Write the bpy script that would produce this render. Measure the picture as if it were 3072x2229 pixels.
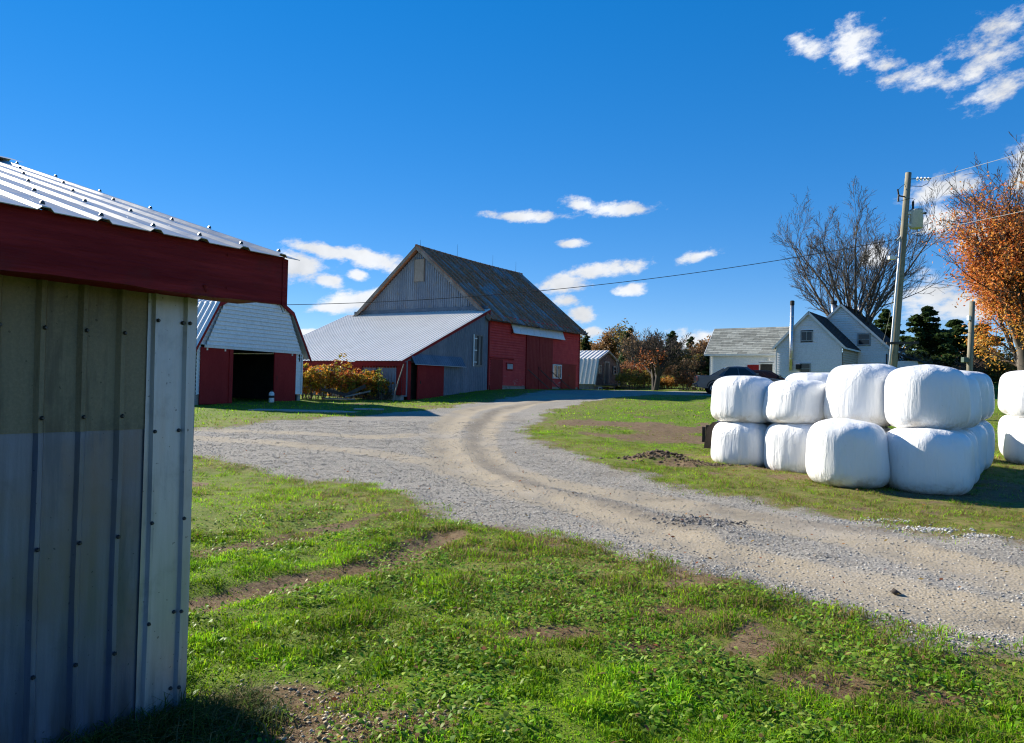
import bpy, math, random
import numpy as np
from mathutils import Matrix, Vector
R = math.radians
for o in list(bpy.data.objects): bpy.data.objects.remove(o)
scn = bpy.context.scene
COL = scn.collection

# ------------------------------------------------------------------ camera, sky, sun, exposure
EYE = 1.6
FPX, PITCH, ROLL = 2208.6, R(1.1326), R(1.2727)
cam_d = bpy.data.cameras.new('camera'); cam = bpy.data.objects.new('camera', cam_d); COL.objects.link(cam)
cam_d.sensor_width = 36; cam_d.lens = 36*FPX/3072; cam_d.clip_start = .05; cam_d.clip_end = 3000
_f = Vector((0, math.cos(PITCH), math.sin(PITCH))); _u = Vector((0, -math.sin(PITCH), math.cos(PITCH))); _r = Vector((1, 0, 0))
rr = _r*math.cos(ROLL)+_u*math.sin(ROLL); uu = -_r*math.sin(ROLL)+_u*math.cos(ROLL)
m3 = Matrix((rr, uu, -_f)).transposed().to_4x4(); m3.translation = (0, 0, EYE)
cam.matrix_world = m3
scn.camera = cam

SUN_AZ, SUN_EL = 305.2, 27.3          # compass bearing from the view direction (+Y), clockwise
SUN_STRENGTH, SKY_STRENGTH, EXPOSURE = 4.8, .15, 1.2
w = bpy.data.worlds.new('World'); scn.world = w; w.use_nodes = True
nt = w.node_tree; nt.nodes.clear()
def N(nt, t, **kw):
    n = nt.nodes.new(t)
    for k, v in kw.items():
        if k == 'op': n.operation = v
        elif k == 'ins':
            for i, x in v.items():
                if hasattr(x, 'is_linked') or isinstance(x, bpy.types.NodeSocket): nt.links.new(x, n.inputs[i])
                else: n.inputs[i].default_value = x
        else: setattr(n, k, v)
    return n
sky = N(nt, 'ShaderNodeTexSky', sky_type='NISHITA', sun_disc=False)
sky.sun_elevation = R(SUN_EL); sky.sun_rotation = R(SUN_AZ); sky.altitude = 50; sky.air_density = .6; sky.dust_density = 0; sky.ozone_density = 3.0
gam = N(nt, 'ShaderNodeGamma', ins={0: sky.outputs[0], 1: .5})       # the camera's tone curve on the sky: softer horizon glow
hsv = N(nt, 'ShaderNodeHueSaturation', ins={'Hue': .511, 'Saturation': 1.98, 'Value': 1.10, 'Color': gam.outputs[0]})
tc = N(nt, 'ShaderNodeTexCoord')
sep = N(nt, 'ShaderNodeSeparateXYZ', ins={0: tc.outputs['Generated']})
az = N(nt, 'ShaderNodeMath', op='ARCTAN2', ins={0: sep.outputs[0], 1: sep.outputs[1]})
el = N(nt, 'ShaderNodeMath', op='ARCSINE', ins={0: sep.outputs[2]})
ae = N(nt, 'ShaderNodeCombineXYZ', ins={0: az.outputs[0], 1: el.outputs[0]})
def pix_dir(u, v):
    d = _f + rr*((u-1536)/FPX) - uu*((v-1114.5)/FPX); d.normalize()
    return math.atan2(d.x, d.y), math.asin(d.z)
CL = [(965,752,85,17,6),(1125,780,85,22,8),(1060,765,60,16,6),(900,800,62,36,20),(985,842,38,16,10),(1074,828,22,14,0),(1085,902,85,26,-12),(985,922,50,10,-8),(930,998,60,9,0),
 (1715,728,42,13,0),(1810,812,125,22,-8),(1690,850,85,28,-10),(1705,900,45,18,0),(1893,868,42,16,-12),(1745,945,36,26,0),(1775,998,38,15,0),
 (1570,648,110,15,2),(1850,626,125,19,-4),(1740,615,45,18,30),(2093,768,58,15,-6),
 (2430,140,90,36,20),(2565,135,105,66,-10),(2660,195,70,24,14),(2750,235,120,42,0),(2990,100,170,62,-25),(2940,200,180,42,-18),(3020,258,150,46,-24),(3150,60,150,60,-25),(3150,200,120,60,-25),
 (2825,567,105,36,-8),(2815,668,60,42,0),(2990,700,100,62,-20),(2785,890,90,62,-10),(2622,765,45,28,-20),(2085,1024,95,28,4),(2910,920,130,50,0),(3150,760,130,120,0),(3090,520,70,90,0),
 (530,880,200,50,0),(120,950,180,40,0),(-400,820,260,60,5),(-900,700,240,70,0),(3500,420,240,80,-10),(3700,800,260,60,0)]
prev = None
def rot2(x, y, a): return x*math.cos(a)+y*math.sin(a), -x*math.sin(a)+y*math.cos(a)
tilted = {}
for (u, v, ru, rv, tilt) in CL:
    q = 0 if abs(tilt) < 5 else (-20 if tilt < -13 else (-9 if tilt < 0 else 9))
    ang_ = R(-q)
    if q not in tilted:
        tilted[q] = ae.outputs[0] if q == 0 else N(nt, 'ShaderNodeVectorRotate', rotation_type='Z_AXIS', ins={0: ae.outputs[0], 'Angle': -ang_}).outputs[0]
    a0, e0 = pix_dir(u, v); k = math.cos(math.atan((u-1536)/FPX)); a0, e0 = rot2(a0, e0, ang_)
    sx, sy = 1/(ru/FPX*k*k*1.12), 1/(rv/FPX*k*1.12)
    mp = N(nt, 'ShaderNodeVectorMath', op='MULTIPLY_ADD', ins={0: tilted[q], 1: (sx, sy, 0), 2: (-a0*sx, -e0*sy, 0)})
    ln = N(nt, 'ShaderNodeVectorMath', op='LENGTH', ins={0: mp.outputs[0]})
    lv_ = ln.outputs['Value']
    bias = .34 if (v < 300 and u > 2300) else (-.22 if u < 1200 else 0)        # thin wisps high up, fuller cumulus low down
    if bias: lv_ = N(nt, 'ShaderNodeMath', op='ADD', ins={0: lv_, 1: bias}).outputs[0]
    prev = lv_ if prev is None else N(nt, 'ShaderNodeMath', op='MINIMUM', ins={0: prev, 1: lv_}).outputs[0]
# scattered small cumulus for the rest of the sky behind the viewer
sc_ = N(nt, 'ShaderNodeMapping', ins={0: ae.outputs[0]}); sc_.inputs['Scale'].default_value = (5.5, 14, 1)
nmap = N(nt, 'ShaderNodeVectorMath', op='MULTIPLY', ins={0: tilted[-9], 1: (1, 1.75, 1)})
n1 = N(nt, 'ShaderNodeTexNoise', ins={'Vector': nmap.outputs[0], 'Scale': 30.0, 'Detail': 8.0, 'Roughness': .66})
n2 = N(nt, 'ShaderNodeTexNoise', ins={'Vector': ae.outputs[0], 'Scale': 13.0, 'Detail': 4.0, 'Roughness': .55})
n3 = N(nt, 'ShaderNodeTexNoise', ins={'Vector': sc_.outputs[0], 'Scale': 1.0, 'Detail': 5.0})
edge = N(nt, 'ShaderNodeMath', op='MULTIPLY_ADD', ins={0: n1.outputs[0], 1: 2.6, 2: -1.3})
edge2 = N(nt, 'ShaderNodeMath', op='MULTIPLY_ADD', ins={0: n2.outputs[0], 1: .55, 2: edge.outputs[0]})
dist = N(nt, 'ShaderNodeMath', op='SUBTRACT', ins={0: 1.50, 1: prev})
dens0 = N(nt, 'ShaderNodeMath', op='ADD', ins={0: dist.outputs[0], 1: edge2.outputs[0]})
dens = N(nt, 'ShaderNodeMapRange', interpolation_type='SMOOTHSTEP', ins={0: dens0.outputs[0], 1: .55, 2: 1.42, 3: 0.0, 4: 1.0})
back = N(nt, 'ShaderNodeMath', op='ABSOLUTE', ins={0: az.outputs[0]})
backm = N(nt, 'ShaderNodeMapRange', ins={0: back.outputs[0], 1: 1.25, 2: 1.6, 3: 0.0, 4: 1.0})
elm = N(nt, 'ShaderNodeMapRange', ins={0: el.outputs[0], 1: .0, 2: .55, 3: 1.0, 4: 0.0})
gen = N(nt, 'ShaderNodeMapRange', interpolation_type='SMOOTHSTEP', ins={0: n3.outputs[0], 1: .56, 2: .68, 3: 0.0, 4: 1.0})
g2 = N(nt, 'ShaderNodeMath', op='MULTIPLY', ins={0: gen.outputs[0], 1: backm.outputs[0]}); g3 = N(nt, 'ShaderNodeMath', op='MULTIPLY', ins={0: g2.outputs[0], 1: elm.outputs[0]})
mask = N(nt, 'ShaderNodeMath', op='MAXIMUM', ins={0: dens.outputs[0], 1: g3.outputs[0]})
maskc = N(nt, 'ShaderNodeMath', op='MULTIPLY', ins={0: mask.outputs[0], 1: .96})
shade = N(nt, 'ShaderNodeMapRange', ins={0: n2.outputs[0], 1: .35, 2: .7, 3: .34, 4: .48})
ccol = N(nt, 'ShaderNodeMixRGB', ins={0: n1.outputs[0], 1: (.88, .93, 1.0, 1), 2: (1, 1, 1, 1)})
bg1 = N(nt, 'ShaderNodeBackground', ins={0: hsv.outputs[0], 1: SKY_STRENGTH})
bg2 = N(nt, 'ShaderNodeBackground', ins={0: ccol.outputs[0], 1: shade.outputs[0]})
mx = N(nt, 'ShaderNodeMixShader', ins={0: maskc.outputs[0], 1: bg1.outputs[0], 2: bg2.outputs[0]})
out = N(nt, 'ShaderNodeOutputWorld', ins={0: mx.outputs[0]})

sl = bpy.data.lights.new('sun', 'SUN'); so = bpy.data.objects.new('sun', sl); COL.objects.link(so)
sl.energy = SUN_STRENGTH; sl.angle = R(.53); sl.color = (1, .925, .79)
sd = Vector((math.cos(R(SUN_EL))*math.sin(R(SUN_AZ)), math.cos(R(SUN_EL))*math.cos(R(SUN_AZ)), math.sin(R(SUN_EL))))
so.rotation_euler = sd.to_track_quat('Z', 'Y').to_euler(); so.location = (-30, 30, 40)
vs = scn.view_settings; vs.view_transform = 'Standard'; vs.look = 'None'; vs.gamma = 1; vs.exposure = EXPOSURE; vs.use_curve_mapping = False

cy = scn.cycles
cy.max_bounces = 5; cy.diffuse_bounces = 3; cy.glossy_bounces = 2; cy.transmission_bounces = 3; cy.transparent_max_bounces = 4
cy.caustics_reflective = False; cy.caustics_refractive = False; cy.use_adaptive_sampling = True; cy.adaptive_threshold = .01; cy.use_denoising = True; cy.filter_width = 1.15
w.cycles.sampling_method = 'MANUAL'; w.cycles.sample_map_resolution = 512

# ------------------------------------------------------------------ helpers
rng = np.random.default_rng(7); random.seed(7)
def tag(o, label=None, cat=None, group=None, kind=None):
    if label: o['label'] = label
    if cat: o['category'] = cat
    if group: o['group'] = group
    if kind: o['kind'] = kind
    return o
def empty(name, loc, rz=0, label=None, cat=None, group=None):
    o = bpy.data.objects.new(name, None); COL.objects.link(o); o.location = loc; o.rotation_euler = (0, 0, rz); o.empty_display_size = .3
    return tag(o, label, cat, group)
def link(name, me, mat=None, parent=None, smooth=False):
    if mat is not None and not me.materials: me.materials.append(mat)
    if smooth: me.polygons.foreach_set('use_smooth', np.ones(len(me.polygons), bool))
    o = bpy.data.objects.new(name, me); COL.objects.link(o)
    if parent: o.parent = parent
    return o
def np_mesh(name, V, F, nside, col=None):
    """V (n,3), F (m,nside) integer array"""
    me = bpy.data.meshes.new(name); V = np.asarray(V, np.float32); F = np.asarray(F, np.int32)
    me.vertices.add(len(V)); me.vertices.foreach_set('co', V.ravel())
    me.loops.add(F.size); me.loops.foreach_set('vertex_index', F.ravel())
    me.polygons.add(len(F)); me.polygons.foreach_set('loop_start', np.arange(0, F.size, nside, dtype=np.int32))
    if col is not None:
        a = me.color_attributes.new('col', 'FLOAT_COLOR', 'POINT'); c4 = np.ones((len(V), 4), np.float32); c4[:, :col.shape[1]] = col; a.data.foreach_set('color', c4.ravel())
    me.update(calc_edges=True); me.validate()
    return me
class MB:
    def __init__(s): s.v = []; s.f = []; s.M = Matrix()
    def add(s, pts, faces):
        b = len(s.v); s.v += [tuple(s.M @ Vector(p)) for p in pts]; s.f += [tuple(b+i for i in f) for f in faces]
    def poly(s, *pts): s.add(pts, [tuple(range(len(pts)))])
    def box(s, x0, x1, y0, y1, z0, z1):
        s.add([(x0,y0,z0),(x1,y0,z0),(x1,y1,z0),(x0,y1,z0),(x0,y0,z1),(x1,y0,z1),(x1,y1,z1),(x0,y1,z1)],
              [(0,3,2,1),(4,5,6,7),(0,1,5,4),(1,2,6,5),(2,3,7,6),(3,0,4,7)]); return s
    def prism(s, poly, y0, y1):          # poly in (x,z), extruded along y
        n = len(poly); s.add([(x, y0, z) for x, z in poly]+[(x, y1, z) for x, z in poly],
              [tuple(range(n)), tuple(range(2*n-1, n-1, -1))]+[(i, n+i, n+(i+1) % n, (i+1) % n) for i in range(n)]); return s
    def tube(s, pts, rad, n=8, caps=True):
        pts = [Vector(p) for p in pts]; rad = rad if hasattr(rad, '__len__') else [rad]*len(pts); V = []
        for i, p in enumerate(pts):
            d = (pts[min(i+1, len(pts)-1)]-pts[max(i-1, 0)]).normalized(); a = d.cross(Vector((0, 0, 1)) if abs(d.z) < .9 else Vector((1, 0, 0))).normalized(); b = d.cross(a)
            V += [p+(a*math.cos(2*math.pi*k/n)+b*math.sin(2*math.pi*k/n))*rad[i] for k in range(n)]
        F = [(i*n+k, i*n+(k+1) % n, (i+1)*n+(k+1) % n, (i+1)*n+k) for i in range(len(pts)-1) for k in range(n)]
        if caps: F += [tuple(range(n))[::-1], tuple((len(pts)-1)*n+k for k in range(n))]
        s.add(V, F); return s
    def beam(s, a, b, wd, ht):           # rectangular bar between two points
        a = Vector(a); b = Vector(b); d = (b-a).normalized(); x = d.cross(Vector((0, 0, 1)) if abs(d.z) < .95 else Vector((0, 1, 0))).normalized(); z = x.cross(d)
        s.add([p+x*i*wd/2+z*j*ht/2 for p in (a, b) for i, j in ((-1,-1),(1,-1),(1,1),(-1,1))], [(3,2,1,0),(4,5,6,7),(0,1,5,4),(1,2,6,5),(2,3,7,6),(3,0,4,7)]); return s
    def sheet(s, P, U, V, nrm, prof, th=.012):
        """ribbed sheet: prof = [(d,h)...] along U, extruded along V, raised along nrm, closed slab"""
        P, U, V, nrm = Vector(P), Vector(U), Vector(V), Vector(nrm); n = len(prof)
        top = [P+U*d+nrm*h for d, h in prof]; bot = [p-nrm*th for p in top]
        pts = top+[p+V for p in top]+bot+[p+V for p in bot]
        F = []; fl = U.cross(V).dot(nrm) < 0
        for i in range(n-1): F += [(i, i+1, n+i+1, n+i), (2*n+i+1, 2*n+i, 3*n+i, 3*n+i+1), (i+1, i, 2*n+i, 2*n+i+1), (n+i, n+i+1, 3*n+i+1, 3*n+i)]
        F += [(0, n, 3*n, 2*n), (2*n-1, n-1, 3*n-1, 4*n-1)]
        s.add(pts, [f[::-1] for f in F] if fl else F); return s
    def build(s, name, mat, parent=None, smooth=False, bevel=0):
        me = bpy.data.meshes.new(name); me.from_pydata(s.v, [], s.f); me.update()
        o = link(name, me, mat, parent, smooth)
        if bevel:
            b = o.modifiers.new('bevel', 'BEVEL'); b.width = bevel; b.segments = 2; b.limit_method = 'ANGLE'
        return o
def ribs(length, pitch, h, w_=.035, mid=0):
    p = [(0, 0)]; k = 0
    n = max(1, round(length/pitch)); pt = length/n
    for i in range(n):
        x = i*pt+pt*.5
        p += [(x-w_, 0), (x-w_*.5, h), (x+w_*.5, h), (x+w_, 0)]
    p.append((length, 0)); return p
def waves(length, pitch, h, m=4):
    n = max(1, round(length/pitch)); return [(length*i/(n*m), h*.5*(1-math.cos(2*math.pi*i/m))) for i in range(n*m+1)]
def siding(mb, z0, z1, step, rng_fn, holes=(), dep=.06, lap=0):
    """lapped clapboards on the plane y=0 facing -y; rng_fn(z)->(x0,x1); holes = (x0,x1,z0,z1)"""
    n = max(1, round((z1-z0)/step)); st = (z1-z0)/n
    for i in range(n):
        a, b = z0+i*st, z0+(i+1)*st; (l0, r0), (l1, r1) = rng_fn(a), rng_fn(min(b, z1-1e-3))
        segs = [(l0, r0, l1, r1)]
        for hx0, hx1, hz0, hz1 in holes:
            if (a+b)/2 > hz0 and (a+b)/2 < hz1:
                ns = []
                for (p, q, p1, q1) in segs:
                    if hx1 <= p or hx0 >= q: ns.append((p, q, p1, q1)); continue
                    if hx0 > p: ns.append((p, hx0, p1, hx0))
                    if hx1 < q: ns.append((hx1, q, hx1, q1))
                segs = ns
        for (p, q, p1, q1) in segs:
            if q-p < .01: continue
            mb.add([(p, -dep, a), (q, -dep, a), (q1, -.004, b), (p1, -.004, b), (p, 0, a), (q, 0, a)], [(0, 1, 2, 3), (4, 5, 1, 0)])
WALL_X = lambda o=(0, 0, 0): Matrix.Translation(o)                                   # faces -y
WALL_NX = lambda o=(0, 0, 0): Matrix.Translation(o) @ Matrix.Rotation(-math.pi/2, 4, 'Z')   # faces -x, wall x' = -y
WALL_PX = lambda o=(0, 0, 0): Matrix.Translation(o) @ Matrix.Rotation(math.pi/2, 4, 'Z')    # faces +x, wall x' = +y
WALL_PY = lambda o=(0, 0, 0): Matrix.Translation(o) @ Matrix.Rotation(math.pi, 4, 'Z')

# ------------------------------------------------------------------ materials
def new_mat(name):
    m = bpy.data.materials.new(name); m.use_nodes = True; t = m.node_tree; b = t.nodes['Principled BSDF']; return m, t, b
def noise(t, vec, scale, detail=4, rough=.55, stretch=None):
    if stretch: vec = N(t, 'ShaderNodeMapping', ins={0: vec, 3: stretch}).outputs[0]
    return N(t, 'ShaderNodeTexNoise', ins={'Vector': vec, 'Scale': scale, 'Detail': float(detail), 'Roughness': rough}).outputs[0]
def ramp(t, x, a, b, lo=0., hi=1.): return N(t, 'ShaderNodeMapRange', interpolation_type='SMOOTHSTEP', ins={0: x, 1: a, 2: b, 3: lo, 4: hi}).outputs[0]
def mix(t, f, a, b, bt='MIX'): return N(t, 'ShaderNodeMixRGB', blend_type=bt, ins={0: f, 1: a if not isinstance(a, tuple) else (*a, 1), 2: b if not isinstance(b, tuple) else (*b, 1)}).outputs[0]
def bump(t, b, h, strength=.3, d=.01): t.links.new(N(t, 'ShaderNodeBump', ins={'Strength': strength, 'Distance': d, 'Height': h}).outputs[0], b.inputs['Normal'])
def surf(name, c1, c2, scale=3., rough=.7, metal=0., stretch=None, bmp=.2, bd=.006, fine=40., dirt=None, jit=.0, lo=.35, hi=.7, spec=.35):
    m, t, b = new_mat(name); oc = N(t, 'ShaderNodeTexCoord').outputs['Object']
    a = noise(t, oc, scale, 6, .6, stretch); f = noise(t, oc, fine, 4, .6, stretch)
    c = mix(t, ramp(t, a, lo, hi), c1, c2)
    c = mix(t, ramp(t, f, .3, .75, 0, .35), c, tuple(x*.55 for x in c1))
    if dirt: c = mix(t, ramp(t, noise(t, oc, scale*.6+1.3, 5, .65), dirt[1], dirt[2], 0, dirt[3] if len(dirt) > 3 else .8), c, dirt[0])
    if jit:
        oi = N(t, 'ShaderNodeObjectInfo').outputs['Random']; c = N(t, 'ShaderNodeHueSaturation', ins={'Value': ramp(t, oi, 0, 1, 1-jit, 1+jit), 'Color': c}).outputs[0]
    t.links.new(c, b.inputs['Base Color']); t.links.new(ramp(t, f, .2, .8, rough-.1, min(1, rough+.12)), b.inputs['Roughness'])
    b.inputs['Metallic'].default_value = metal; b.inputs['Specular IOR Level'].default_value = spec
    if bmp: bump(t, b, f, bmp, bd)
    return m
M = {}
M['red'] = surf('red_paint', (.26, .017, .018), (.31, .025, .024), 2.2, .55, stretch=(1, 1, .35), fine=22, bmp=.25, spec=.12)
M['red_dark'] = surf('dark_red_paint', (.19, .011, .014), (.34, .026, .028), 3.5, .65, stretch=(.25, 1, 3.5), fine=26, bmp=.6, bd=.01, spec=.12, dirt=((.15, .02, .02), .5, .68, .7))
M['white'] = surf('white_vinyl', (.82, .82, .82), (.86, .86, .86), 1.2, .5, fine=9, bmp=.05, dirt=((.62, .62, .60), .62, .8, .3))
M['trim'] = surf('white_trim', (.72, .72, .70), (.80, .80, .79), 3, .5, fine=14, bmp=.1)
M['tan'] = surf('tan_vinyl', (.50, .41, .30), (.56, .47, .35), 1.5, .55, fine=9, bmp=.05)
M['grey_trim'] = surf('grey_trim', (.30, .32, .33), (.38, .40, .41), 2, .5, fine=14, bmp=.1)
M['concrete'] = surf('concrete', (.30, .29, .26), (.40, .38, .35), 2, .9, fine=18, bmp=.4, dirt=((.16, .15, .12), .5, .7))
M['wood'] = surf('weathered_wood', (.20, .17, .145), (.30, .27, .24), 2, .85, stretch=(1, 1, .15), fine=30, bmp=.5)
M['wood_dark'] = surf('dark_wood', (.055, .045, .04), (.10, .085, .075), 2, .85, stretch=(1, 1, .2), fine=30, bmp=.5)
M['pole'] = surf('pole_wood', (.19, .175, .13), (.31, .28, .21), 3, .85, stretch=(3, 3, .12), fine=26, bmp=.6, dirt=((.10, .12, .07), .5, .7))
M['black'] = surf('black_rubber', (.012, .012, .013), (.02, .02, .02), 4, .75, fine=30)
M['iron'] = surf('dark_iron', (.035, .033, .032), (.06, .055, .05), 4, .55, .6, fine=30)
M['brownsteel'] = surf('brown_steel', (.045, .034, .028), (.075, .055, .045), 3, .5, .3, fine=20, jit=.0)
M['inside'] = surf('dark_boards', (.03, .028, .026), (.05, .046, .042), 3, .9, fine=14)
M['galv'] = surf('galvanised', (.50, .52, .54), (.60, .615, .63), 2.0, .42, .55, stretch=(1, 1, .25), fine=26, bmp=.08, dirt=((.36, .35, .33), .55, .8, .6))
M['galv_roof'] = surf('galvanised_roof', (.69, .67, .63), (.75, .735, .70), 1.1, .4, .0, fine=18, bmp=.06, dirt=((.42, .41, .40), .55, .8, .6))
M['shed_roof'] = surf('weathered_roof_sheet', (.40, .405, .41), (.56, .565, .57), 2.5, .38, .35, stretch=(1, .25, 1), fine=16, bmp=.06, dirt=((.30, .29, .27), .5, .75, .6))
M['white_roof'] = surf('white_metal_roof', (.76, .77, .78), (.80, .81, .82), 1.3, .4, .1, fine=16, bmp=.05)
M['galv_wall'] = surf('galvanised_wall', (.13, .155, .195), (.19, .215, .26), 1.2, .5, .3, stretch=(1, 1, .3), fine=16, bmp=.08, dirt=((.12, .12, .13), .55, .75, .6))
M['gable_metal'] = surf('gable_sheet', (.20, .24, .305), (.29, .335, .40), 1.2, .55, .3, stretch=(1, 1, .2), fine=14, bmp=.08, dirt=((.25, .23, .21), .5, .72, .7))
M['stucco'] = surf('ply', (.30, .26, .22), (.36, .31, .27), 3, .9, fine=20)
M['shing_grey'] = surf('grey_shingle', (.22, .235, .215), (.31, .325, .30), 3.0, .9, fine=25, bmp=.4, jit=.28)
M['shing_black'] = surf('black_shingle', (.022, .022, .025), (.04, .04, .045), 3.0, .9, fine=25, bmp=.4)
M['cedar'] = surf('old_cedar', (.075, .045, .038), (.15, .105, .09), 6, .9, fine=30, bmp=.6, stretch=(1, 1, .6), dirt=((.20, .17, .15), .5, .75, .7))
M['steelpipe'] = surf('stainless_pipe', (.55, .56, .57), (.65, .66, .67), 4, .3, .9, fine=20, bmp=.03)
M['porcelain'] = surf('grey_enamel', (.50, .53, .55), (.56, .585, .60), 4, .4, .1, fine=20, bmp=.03)
M['wire'] = surf('black_wire', (.02, .02, .022), (.035, .035, .035), 4, .6, fine=30)
M['alu'] = surf('aluminium_wire', (.55, .55, .56), (.6, .6, .6), 4, .4, .5, fine=30)
def glass_mat():
    m, t, b = new_mat('window_glass'); b.inputs['Base Color'].default_value = (.015, .02, .028, 1); b.inputs['Roughness'].default_value = .06; b.inputs['Specular IOR Level'].default_value = .45
    bump(t, b, noise(t, N(t, 'ShaderNodeTexCoord').outputs['Object'], 1.5, 2), .08, .02); return m
M['glass'] = glass_mat()
def carpaint(name, c):
    m, t, b = new_mat(name); oc = N(t, 'ShaderNodeTexCoord').outputs['Object']
    t.links.new(mix(t, ramp(t, noise(t, oc, 2.5), .4, .7), c, tuple(x*1.25+.004 for x in c)), b.inputs['Base Color'])
    b.inputs['Metallic'].default_value = .0; b.inputs['Specular IOR Level'].default_value = .3; t.links.new(ramp(t, noise(t, oc, 20), .2, .8, .35, .45), b.inputs['Roughness']); b.inputs['Coat Weight'].default_value = .7; b.inputs['Coat Roughness'].default_value = .08; return m
M['truckpaint'] = carpaint('slate_paint', (.04, .052, .08)); M['carpaint'] = carpaint('black_paint', (.010, .011, .014))
m, t, b = new_mat('tail_lens'); oc = N(t, 'ShaderNodeTexCoord').outputs['Object']; t.links.new(mix(t, ramp(t, noise(t, oc, 6), .4, .6), (.55, .06, .05), (.7, .16, .12)), b.inputs['Base Color']); b.inputs['Roughness'].default_value = .2; M['lens'] = m
M['alloy'] = surf('alloy_rim', (.45, .46, .47), (.52, .53, .54), 6, .35, .7, fine=20, bmp=.03)
# old red clapboards with peeling paint
m, t, b = new_mat('peeling_red_paint'); oc = N(t, 'ShaderNodeTexCoord').outputs['Object']
c = mix(t, ramp(t, noise(t, oc, 2.2, 5), .3, .75), (.52, .042, .037), (.62, .068, .055))
pe = noise(t, oc, 1.0, 5, .65, (1.4, 1, 7)); patch = noise(t, oc, .33, 3, .5)
sepx = N(t, 'ShaderNodeSeparateXYZ', ins={0: oc})
low = ramp(t, sepx.outputs[2], 1.2, 3.4, .16, 0)
th = N(t, 'ShaderNodeMath', op='ADD', ins={0: pe, 1: low}).outputs[0]; th2 = N(t, 'ShaderNodeMath', op='MULTIPLY_ADD', ins={0: patch, 1: .35, 2: th}).outputs[0]
c = mix(t, ramp(t, th2, .86, .93, 0, .85), c, (.42, .36, .33))
t.links.new(c, b.inputs['Base Color']); b.inputs['Roughness'].default_value = .7; b.inputs['Specular IOR Level'].default_value = .3; bump(t, b, noise(t, oc, 14, 5, .6, (1, 1, 3)), .4, .01); M['peel'] = m
# rusty barn roof panels: rust streaks run down the slope (local v axis)
m, t, b = new_mat('rusty_roof'); oc = N(t, 'ShaderNodeTexCoord').outputs['Object']
oi = N(t, 'ShaderNodeObjectInfo').outputs['Random']
st = noise(t, N(t, 'ShaderNodeVectorMath', op='ADD', ins={0: oc, 1: N(t, 'ShaderNodeCombineXYZ', ins={0: N(t, 'ShaderNodeMath', op='MULTIPLY', ins={0: oi, 1: 37.0}).outputs[0]}).outputs[0]}).outputs[0], 1.0, 6, .62, (4.5, .35, .35))
bl = noise(t, oc, .55, 5, .6)
s1 = N(t, 'ShaderNodeMath', op='MULTIPLY_ADD', ins={0: bl, 1: .9, 2: st}).outputs[0]; s2 = N(t, 'ShaderNodeMath', op='MULTIPLY_ADD', ins={0: oi, 1: .22, 2: s1}).outputs[0]
rust = ramp(t, s2, .84, 1.06)
rc = mix(t, ramp(t, noise(t, oc, 7, 5), .3, .7), (.25, .095, .045), (.42, .20, .11))
c = mix(t, rust, mix(t, ramp(t, noise(t, oc, 3, 5), .3, .7), (.20, .21, .23), (.34, .345, .36)), rc)
t.links.new(c, b.inputs['Base Color']); t.links.new(ramp(t, rust, 0, 1, .3, 0), b.inputs['Metallic']); t.links.new(ramp(t, rust, 0, 1, .55, .9), b.inputs['Roughness']); bump(t, b, noise(t, oc, 30, 4), .2, .006); M['rust'] = m
# near shed sheets: smooth galvanised metal with stains
def shed_metal(name, c1, c2, metal, rough, tint=None, sp=0, stain=(.08, .10, .15)):
    m, t, b = new_mat(name); oc = N(t, 'ShaderNodeTexCoord').outputs['Object']
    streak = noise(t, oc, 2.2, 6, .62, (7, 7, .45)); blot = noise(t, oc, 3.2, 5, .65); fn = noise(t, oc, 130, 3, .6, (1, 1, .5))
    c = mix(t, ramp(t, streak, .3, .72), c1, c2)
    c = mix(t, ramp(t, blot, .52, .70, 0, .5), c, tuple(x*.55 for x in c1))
    if tint: c = mix(t, ramp(t, noise(t, oc, 1.7, 4), .42, .62, 0, .7), c, tint)
    if sp:
        vo = N(t, 'ShaderNodeTexVoronoi', ins={'Vector': oc, 'Scale': 75.0}); wv = noise(t, oc, 90, 5, .75)
        c = mix(t, ramp(t, wv, .35, .7, 0, sp), c, tuple(min(1, x*1.9) for x in c1))
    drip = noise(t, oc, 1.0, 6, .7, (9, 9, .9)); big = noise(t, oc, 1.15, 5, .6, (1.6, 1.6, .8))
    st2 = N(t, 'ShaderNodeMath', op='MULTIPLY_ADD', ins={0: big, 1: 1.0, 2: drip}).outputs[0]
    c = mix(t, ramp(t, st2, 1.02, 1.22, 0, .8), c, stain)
    zc = N(t, 'ShaderNodeSeparateXYZ', ins={0: oc}).outputs[2]
    c = mix(t, N(t, 'ShaderNodeMath', op='MULTIPLY', ins={0: ramp(t, zc, .02, .42, .8, 0), 1: ramp(t, drip, .4, .62)}).outputs[0], c, (.10, .085, .065))
    vo = N(t, 'ShaderNodeTexNoise', ins={'Vector': oc, 'Scale': 46.0, 'Detail': 1.0}).outputs[0]
    c = mix(t, ramp(t, vo, .745, .77, 0, .6), c, tuple(x*.22 for x in c1))
    t.links.new(c, b.inputs['Base Color']); b.inputs['Metallic'].default_value = metal
    t.links.new(ramp(t, streak, .2, .8, rough-.08, rough+.14), b.inputs['Roughness'])
    h = N(t, 'ShaderNodeMath', op='MULTIPLY_ADD', ins={0: blot, 1: 2.0, 2: fn}).outputs[0]; bump(t, b, h, .12, .004); return m
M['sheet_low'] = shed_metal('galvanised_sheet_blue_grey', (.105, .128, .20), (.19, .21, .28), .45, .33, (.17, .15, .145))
M['sheet_up'] = shed_metal('oxidised_sheet_olive', (.185, .14, .088), (.25, .195, .13), .2, .6, (.125, .11, .085), .35, (.10, .075, .05))
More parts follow.
